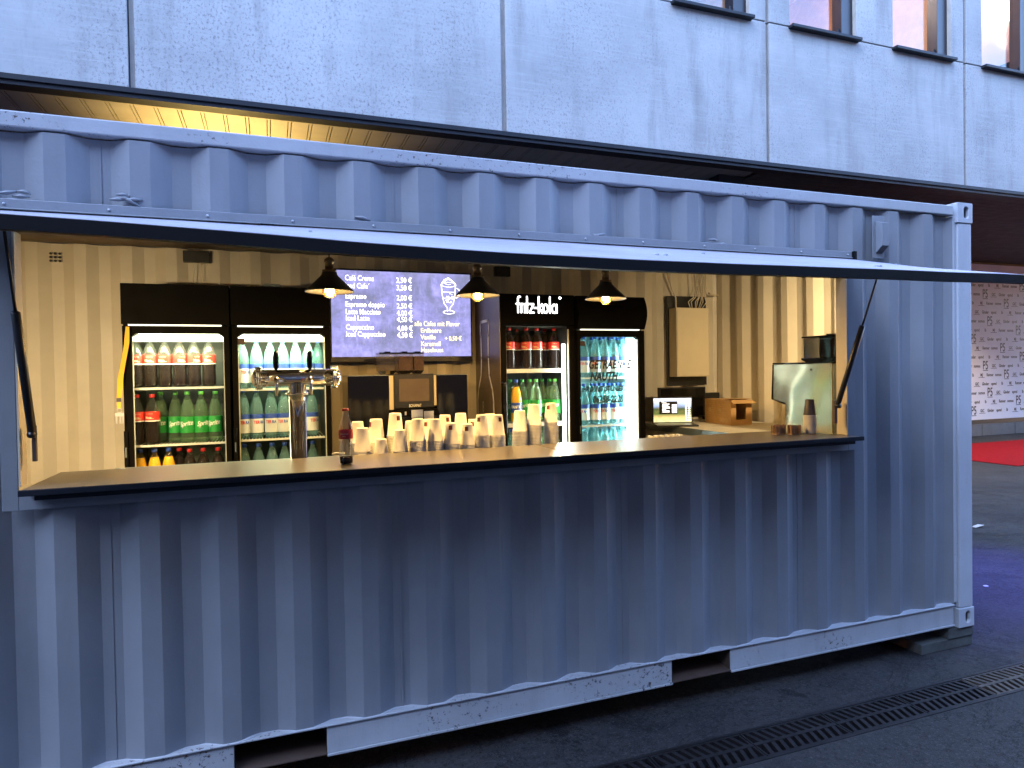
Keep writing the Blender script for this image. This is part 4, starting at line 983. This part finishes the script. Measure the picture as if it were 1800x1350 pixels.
t = mb('carton'); t.quad(*[cf(p) for p in ((.0, .0, hC), (.0, L2, hC), (-.05, L2+.01, hC-.025), (-.05, -.01, hC-.025))]); t.quad(*[cf(p) for p in ((.09, 0, hC+.002), (.0, 0, hC+.012), (.0, L2, hC+.012), (.09, L2, hC+.002))]); t.build('flap', ctn, sol=.003)
mb('carton_dark').box(.02, .06, L2*.3, L2*.6, th+.001, .045, fn=cf).build('carton_content', ctn)
t = mb('carton_print'); pf = lambda x, y: cf((L1-x, -.0015, y))
add_text(t, 'alpro', .060, lambda x, y: pf(L1*.75+x, .022+y), offset=.0005, xs=.9)
for k in range(7):
    zz = hC*(.38+.085*k); xx = .02
    while xx < L1*.8:
        l = random.uniform(.015, .05); 
        if random.random() < .75: t.quad(pf(xx, zz), pf(xx+l, zz), pf(xx+l, zz+.0035), pf(xx, zz+.0035))
        xx += l+.012
for xx in (L1*.2, L1*.6): ribbon(t, arc(xx, hC*.55, .018, .011, 0, 360, 10), .010, lambda x, y: pf(x, y))
t.build('print', ctn)
# coffee machine on the right: its front looks inwards, its left flank faces us
MX = -.60; K = Vector((MX, .50, TZ+.001))
km = thing('coffee_machine', 'brushed steel coffee machine seen from its side at the right wall', 'coffee machine', K)
def ky(u, v=700): return atX(u, v, MX).y-K.y
def kz(v, u=1420): return atX(u, v, MX).z-K.z
y0_, y1_, yn, yf_ = ky(1462), ky(1360, 642), ky(1358.5, 702), ky(1380)
zt_, zn = kz(640, 1400), kz(702, 1360)
prof = [(y0_, 0), (y0_, zt_), (y1_, zt_), (yn, zn), (yf_, kz(708, 1380)), (yf_, 0)]
mb('steel_sheet').prism(prof, 0, .012, 'YZ').build('side_plate', km, bev=.002)
mb('black_metal').prism([(y0_+.004, .0), (y0_+.004, zt_-.004), (y1_-.004, zt_-.004), (yn-.004, zn+.004), (yf_-.004, kz(708, 1380)+.004), (yf_-.004, 0)], .0125, .38, 'YZ').build('body', km, bev=.003)
t = mb('black_gloss'); t.prism([(y0_-.01, zt_+.001), (y0_-.01, zt_+.011), (y1_+.010, zt_+.011), (y1_+.006, zt_+.001)], -.003, .385, 'YZ')
t.prism([(y1_+.001, zt_), (y1_+.010, zt_+.0005), (yn+.012, zn+.002), (yn+.001, zn)], -.003, .385, 'YZ'); t.prism([(yn+.001, zn-.001), (yn+.012, zn+.001), (yf_+.006, kz(708, 1380)-.012), (yf_+.001, kz(708, 1380)-.001)], -.003, .385, 'YZ'); pieces(t, 'front_trim', km)
mb('black_metal').lathe([(.007, -.004), (.007, .001)], (0, ky(1426.5), kz(650)), 12, axis='X').build('screw', km)
mb('galva').box(.0125, .37, y0_-.006, y0_+.0035, 0, zt_-.001).build('rear_panel', km, bev=.002)
hz0, hz1 = kz(629), kz(594)
t = mb('hopper_smoke'); ha, hb, hc = ky(1407), ky(1434), ky(1463)
t.box(.03, .17, hb+.002, ha, hz0, hz1); hp = t.build('bean_hopper', km, bev=.004)
t = mb('hopper_smoke'); t.box(.03, .17, hc, hb, hz0, hz1); hp2 = t.build('bean_hopper', km, bev=.004)
mb('beans').box(.034, .166, hc+.004, hb-.004, hz0+.003, hz1-.012).build('coffee_beans', hp2)
mb('hopper_clear').box(.19, .32, hc, hb, hz0, hz1).build('bean_hopper', km, bev=.004)
mb('black_gloss').prism([(hc-.01, hz0-.001), (hc-.01, zt_+.0115), (ha-.03, zt_+.0115), (ha+.010, hz0-.012), (ha+.010, hz0-.001)], .02, .33, 'YZ').build('hopper_base', km)
t = mb('black_gloss'); t.box(.022, .325, hc-.008, ha+.008, hz1+.001, hz1+.012); t.box(.06, .12, ky(1449), ky(1441), hz1+.0125, hz1+.022); t.build('hopper_lid', km)
mb('white_table').box(-.70+.55, .43, .46-1.6, .8965-1.6, TZ-.020-.175, TZ-.175).build('tabletop', tb, bev=.002)
# wooden rack bits left of table
rk = thing('cup_lid_rack', 'low rack of small white lids below the laptop table', 'rack', atY(1175, 766, 1.25)); t = mb('plywood'); t.box(-.16, .14, -.02, .06, -.05, -.012); t.build('rack_board', rk)
for k in range(6): mb('print_white').box(-.15+.048*k, -.128+.048*k, -.018, .04, -.0115, .006).build('lid_row', rk, bev=.002)
rkl = mb('plywood').box(-.15, -.12, .0, .03, .175-rk.location.z, -.051).build('leg', rk); mb('plywood').box(.10, .13, .0, .03, .175-rk.location.z, -.051).build('leg', rk)
# fuse box
fb = thing('fuse_box', 'cream fuse box on a black board on the back wall', 'fuse box', (-.47, 2.2, 1.86))
def fx(u, y=2.2): return atY(u, 600, y).x+.47
a, b_ = fx(1190), fx(1246); z0, z1 = atY(1218, 662, 2.2).z-1.86, atY(1218, 541, 2.2).z-1.86
bx = mb('fuse_cream').box(a, b_, .004, .125, z0, z1).build('box_body', fb, bev=.004)
mb('fuse_cream').box(a+.006, b_-.003, -.002, .0035, z0+.006, z1-.006).build('door', fb, bev=.003)
t = mb('black_metal'); yb_ = 2.33; t.box(atY(1173, 600, yb_).x+.47, atY(1241, 600, yb_).x+.47, .127, .15, atY(1205, 677, yb_).z-1.86, atY(1205, 521, yb_).z-1.86); t.build('back_board', fb)
t = mb('cable_white')
for k in range(7):
    x = fx(1212+k*3, 2.3)+random.uniform(-.01, .01); tx = x+random.uniform(.0, .10); zt2 = 2.50-1.86
    t.tube([(x, .07, z1), (x-.03+.012*k, .06, z1+.06), (x+.02, .05, z1+.10), (x+.06, .10, z1+.16), (tx+.05, .12, zt2)], .0045, 6)
t.tube([(fx(1188, 2.3), .09, z1-.005), (fx(1188, 2.3)+.004, .10, z1+.10), (fx(1184, 2.3), .11, z1+.17), (fx(1176, 2.3), .12, zt2)], .007, 6)
pieces(t, 'cable', fb)
p = atY(1250, 518, 2.30); t = mb('fuse_cream'); t.tube([(0, .04, .02), (0, 0, 0), (.08, 0, -.004)], .007, 6); t.tube([(0, 0, 0), (.03, 0, .02)], .004, 6); o = t.build('wall_hook'); o.location = p; tag(o, 'small white wall hook right of the fuse box', 'hook')
# black transformers under the ceiling
for u, v, w_, lab in ((345, 452, 38, 'black transformer box with wires high above the lanyard fridge'), (884, 478, 30, 'black transformer box with wires above the glowing word fridge')):
    p = atY(u, v, 2.30); s = thing('transformer_box', lab, 'transformer', (p.x, 2.30, p.z), 'transformer boxes under the ceiling')
    hw = w_/2/FPX*5.2; mb('black_metal').box(-hw, hw, 0, .045, -.035, .045).build('casing', s, bev=.003)
    t = mb('cable_white'); t.tube([(-.02, .02, -.036), (-.02, .03, -.10), (-.03, .03, -.2)], .0025, 5); t.tube([(.03, .02, -.036), (.035, .03, -.12), (.03, .03, -.22)], .0025, 5); t.tube([(0, .02, .046), (-.03, .03, .07), (.0, .04, .10), (.06, .04, .12)], .0025, 5); pieces(t, 'wire', s)
# bits on the fridge roofs
p = atY(478, 497, 1.95); t = mb('galva'); t.prism([(-.09, 0), (-.05, .045), (.05, .045), (.08, 0)], -.05, .05, 'XZ'); o = t.build('folded_sign'); o.location = (p.x, 1.95, 2.193); tag(o, 'grey folded plastic sign lying on top of the water fridge', 'sign')
p = atY(285, 493, 1.95); t = mb('cable_white'); t.prism([(-.06, 0), (-.055, .012), (.07, .004), (.07, 0)], -.05, .05, 'XZ'); o = t.build('folded_paper'); o.location = (p.x, 1.95, 2.193); tag(o, 'flat folded paper lying on top of the lanyard fridge', 'paper')

# ================================================================== BUILDING BEHIND
bd = thing('office_building', 'pale concrete office building overhanging behind the container', 'building', (0, 4, G))
SZ = 4.15; FY = 4.0; o_ = Vector((0, 4, G))
def BB(B, x0, x1, y0, y1, z0, z1): return B.box(x0, x1, y0-4, y1-4, z0-G, z1-G)
J = [-5.182-3.59*2, -5.182-3.59, -5.182, -1.593, 1.997, 5.588, 9.178, 12.77, 16.36]; gp = .028
for i in range(len(J)-1):
    a, b_ = J[i]+gp, J[i+1]-gp
    t = mb('concrete'); BB(t, a, b_, FY, FY+.15, SZ+.10, 6.030); t.build('concrete_panel', bd, bev=.006)
    # upper storey: piers between the windows
    wins = [(J[i]+.38-.02, J[i]+1.50), (J[i]+2.17, J[i]+3.31)] if J[i] > -2 or True else []
    xs = [a]+[v_ for w_ in wins for v_ in w_]+[b_]
    if J[i] < -3: xs = [a, b_]; wins = []
    if i == 3: wins = [wins[1]]; xs = [a, wins[0][0], wins[0][1], b_]
    for k in range(0, len(xs), 2):
        t = mb('concrete'); BB(t, xs[k], xs[k+1], FY, FY+.30, 6.046, 9.2); t.build('pier', bd, bev=.006)
    for (w0, w1) in wins:
        f = mb('window_frame'); BB(f, w0, w0+.05, FY+.12, FY+.26, 6.07, 8.6); BB(f, w1-.20, w1-.002, FY+.06, FY+.22, 6.07, 8.6); BB(f, w0+.05, w1-.20, FY+.12, FY+.22, 6.046, 6.09)
        fo = f.build('window_frame', bd, bev=.003)
        BB(mb('window_frame'), w1-.235, w1-.205, FY+.09, FY+.115, 6.15, 6.20).build('handle', fo)
        BB(mb('window_glass'), w0+.05, w1-.20, FY+.16, FY+.168, 6.09, 8.6).build('window_pane', fo)
        BB(mb('building_trim'), w0-.02, w1+.02, FY-.085, FY+.10, 6.005, 6.044).build('window_sill', fo, bev=.004)
        BB(mb('reveal'), w1-.001, w1+.006, FY+.004, FY+.28, 6.05, 8.6).build('reveal', fo)
t = mb('reveal')
for j_ in J[1:-1]: BB(t, j_-gp-.004, j_+gp+.004, FY+.045, FY+.12, SZ+.10, 6.03); BB(t, j_-gp-.004, j_+gp+.004, FY+.045, FY+.12, 6.05, 9.2)
pieces(t, 'joint_filler', bd)
t = mb('dark_wall')
for j_ in J[1:-1]: BB(t, j_-gp+.001, j_-gp+.010, FY+.040, FY+.0445, SZ+.10, 6.03)
pieces(t, 'joint_gap', bd)
t = mb('building_trim'); BB(t, -14, 18, FY-.03, FY+.12, SZ, SZ+.092); BB(t, -14, 18, FY-.05, FY-.031, SZ+.04, SZ+.09); t.build('drip_edge', bd, bev=.004)
t = mb('dark_wall'); BB(t, J[0], J[-1], FY+.152, FY+.17, SZ+.1, 6.05); BB(t, J[0], J[-1], FY+.30, FY+5.8, 9.2, 9.4); t.build('core', bd)
# office rooms behind the windows
t = mb('room_white'); BB(t, -1, 12, FY+.31, FY+5, 8.55, 8.6); BB(t, -1, 12, FY+4.95, FY+5, 5.9, 8.55); BB(t, -1, 12, FY+.31, FY+5, 5.85, 5.9)
t.build('office_room', bd)
t = mb('room_wood')
for x in (1.74, 5.42): BB(t, x, x+.10, FY+.31, FY+4.94, 5.9, 8.55)
for x in (3.8, 7.2): BB(t, x, x+.35, FY+2, FY+2.3, 5.9, 8.55)
pieces(t, 'partition', bd)
t = mb('room_lamp')
for x in (3.3, 6.3, 8.6, 10.0): BB(t, x-.5, x+.5, FY+1.0, FY+2.2, 8.47, 8.53)
pieces(t, 'office_lamp', bd)
for x in (3.3, 6.6, 9.5):
    l = bpy.data.lights.new('office_light', 'POINT'); l.energy = 32*IL; l.color = (1, .80, .66); l.shadow_soft_size = .3
    o = bpy.data.objects.new('office_light', l); COL.objects.link(o); o.location = (x, FY+1.8, 8.0)
# soffit boards
t = mb('soffit_board'); x = -14.0
while x < 1.85:
    BB(t, x, x+.160, FY+.17, 9.6, SZ+.012, SZ+.03); BB(t, x+.1685, x+.1905, FY+.17, 9.6, SZ+.012, SZ+.03); BB(t, x+.1601, x+.1684, FY+.17, 9.6, SZ+.045, SZ+.05); BB(t, x+.1906, x+.1999, FY+.17, 9.6, SZ+.045, SZ+.05); BB(t, x+.05, x+.056, FY+.121, 9.6, SZ+.0075, SZ+.0115) if False else None; x += .2
BB(t, -14, 1.85, FY+.121, FY+.167, SZ+.010, SZ+.03); t.build('soffit', bd)
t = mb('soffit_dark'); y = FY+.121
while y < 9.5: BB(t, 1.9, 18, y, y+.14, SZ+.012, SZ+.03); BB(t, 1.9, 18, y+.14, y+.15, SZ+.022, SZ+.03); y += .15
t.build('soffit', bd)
BB(mb('dark_wall'), -14, 18, FY+.171, 9.62, SZ+.052, SZ+.08).build('soffit_deck', bd); BB(mb('dark_wall'), -14, 18, 9.62, 9.8, SZ+.011, 9.2).build('rear_wall', bd)
t = mb('building_trim'); BB(t, 1.5, 1.88, FY+.35, 9.5, SZ-.12, SZ+.011); t.build('bulkhead', bd)
t = mb('dark_wall'); BB(t, -14, 18, 9.62, 9.8, G, SZ+.01); t.build('recess_wall', bd)
# assumed warm lamp, unseen, added for the glow on the soffit behind the container
wl = thing('assumed_soffit_lamp', 'assumed warm floodlight washing the board ceiling behind the container', 'lamp', (-4.55, 4.75, 2.80))
mb('black_metal').box(-.1, .1, -.05, .05, -.06, .0).build('housing', wl); mb('assumed_lamp_light').box(-.09, .09, -.04, .04, .001, .006).build('diffuser', wl)
mb('black_metal').box(-.02, .02, -.02, .02, G-2.80, -.0605).build('stand', wl)
l = bpy.data.lights.new('assumed_soffit_light', 'SPOT'); l.energy = 150*IL; l.color = (1, .66, .19); l.spot_size = R(118); l.spot_blend = 1; l.shadow_soft_size = .08
o = bpy.data.objects.new('assumed_soffit_light', l); COL.objects.link(o); o.location = (-4.55, 4.75, 2.83); o.rotation_euler = Vector((.12, -.18, 1)).to_track_quat('-Z', 'Y').to_euler()
# assumed warm recessed downlights, unseen, added over the entrance on the right
for x, y in ((7.5, 6.5), (11, 6.5), (4.2, 6.0)):
    dl = thing('assumed_downlight', 'assumed small warm recessed downlight in the overhang at %s' % {7.5: 'the red carpet', 11: 'the far banner end', 4.2: 'the container end'}[x], 'lamp', (x, y, SZ+.005), 'assumed downlights in the overhang')
    mb('building_trim').lathe([(.09, 0), (.09, .006), (.07, .006)], seg=20, caps=False).build('ring', dl); mb('assumed_lamp_light').lathe([(.068, .003), (.068, .005)], seg=20).build('lamp_glass', dl)
    l = bpy.data.lights.new('assumed_down_light', 'SPOT'); l.energy = 230*IL; l.color = (1, .74, .46); l.spot_size = R(110); l.spot_blend = .9; l.shadow_soft_size = .07
    o = bpy.data.objects.new('assumed_down_light', l); COL.objects.link(o); o.location = (x, y, SZ-.01)
# assumed unseen purple event spotlight for the glow on the ground beyond the container
l = bpy.data.lights.new('assumed_event_spot', 'SPOT'); l.energy = 60; l.color = (.10, .07, 1); l.spot_size = R(48); l.spot_blend = 1; l.shadow_soft_size = .1
o = bpy.data.objects.new('assumed_event_spot', l); COL.objects.link(o); o.location = (3.2, .6, 3.0); o.rotation_euler = Vector((-1.75, .25, -3.1)).to_track_quat('-Z', 'Y').to_euler()
# ================================================================== BANNER, PLINTH, CARPET
bn = thing('press_banner', 'white press wall banner printed with rows of small sponsor logos', 'banner', (14.5, 8.5, .2))
mb('banner_cloth').box(-3.4, 3.4, 0, .03, .06, 4.0-.1).build('banner_cloth', bn)
t = mb('black_metal'); t.box(-3.42, 3.42, -.01, .034, -.04, .059); t.box(-3.42, 3.42, -.002, .0345, 3.901, 3.95); pieces(t, 'banner_frame', bn)
t = mb('print_black'); words = ['P5', 'GIC', 'Ginder', 'epmd', 'Ib', 'MJ', 'Renner', 'nomos']
offs = [500, 165, 355, 15, 205, 465, 60, 320]
for r_ in range(16):
    z = 3.36-.222*(r_-1)-.2; P5x = offs[r_ % 8]
    if z < .12: break
    for c_ in range(-16, 16):
        xx = 12.2+(P5x+75*c_-62)*.004027-14.5
        if not -3.2 < xx < 1.6: continue
        s_ = words[c_ % 8]
        if s_ == 'P5': add_text(t, 'P5', .30, lambda x, y: (xx+x, -.004, z-.08+y), xs=.66, offset=.004); t.box(xx-.09, xx+.09, -.005, -.0035, z-.115, z-.100)
        else:
            add_text(t, s_, .105, lambda x, y: (xx+x, -.004, z-.03+y), offset=.003, xs=.8)
            if s_ in ('GIC', 'MJ'): t.box(xx-.11, xx+.11, -.005, -.0035, z-.062, z-.052)
tag(t.build('sponsor_logos', bn), kind='stuff')
pl = mb('plinth_stone'); x = 10.0
while x < 19: pl.box(x, x+1.18, 0, .3, 0, .285); x += 1.2
o = pl.build('plinth', bev=.004); o.location = (0, 8.43, G); tag(o, 'low pale stone plinth running below the banner', 'plinth')
o = mb('red_carpet').box(0, 7.5, 0, 2.6, 0, .012).build('red_carpet', bev=.003); o.location = (7.90, 4.76, G+.001); tag(o, 'red carpet laid on the paving before the banner', 'carpet')
# block across the yard that closes off the low sky
op = thing('neighbour_building', 'dark neighbouring building across the yard behind the viewer', 'building', (0, -9.5, G))
mb('opposite_wall').box(-30, 30, -4, 0, 0, 11.2).build('wall', op); t = mb('window_frame')
mb('opposite_wall').box(-26, -18, -4, 20, 0, 8.5).build('sky_block_wing', op); mb('opposite_wall').box(24, 32, -4, 6, 0, 9).build('sky_block_wing', op)  # unseen side wings, added to cut the low light from both sides
for k in range(12):
    for z in (2, 5.2, 8.4): t.box(-28+k*4.8, -26+k*4.8, .001, .03, z, z+1.8)
pieces(t, 'window', op)
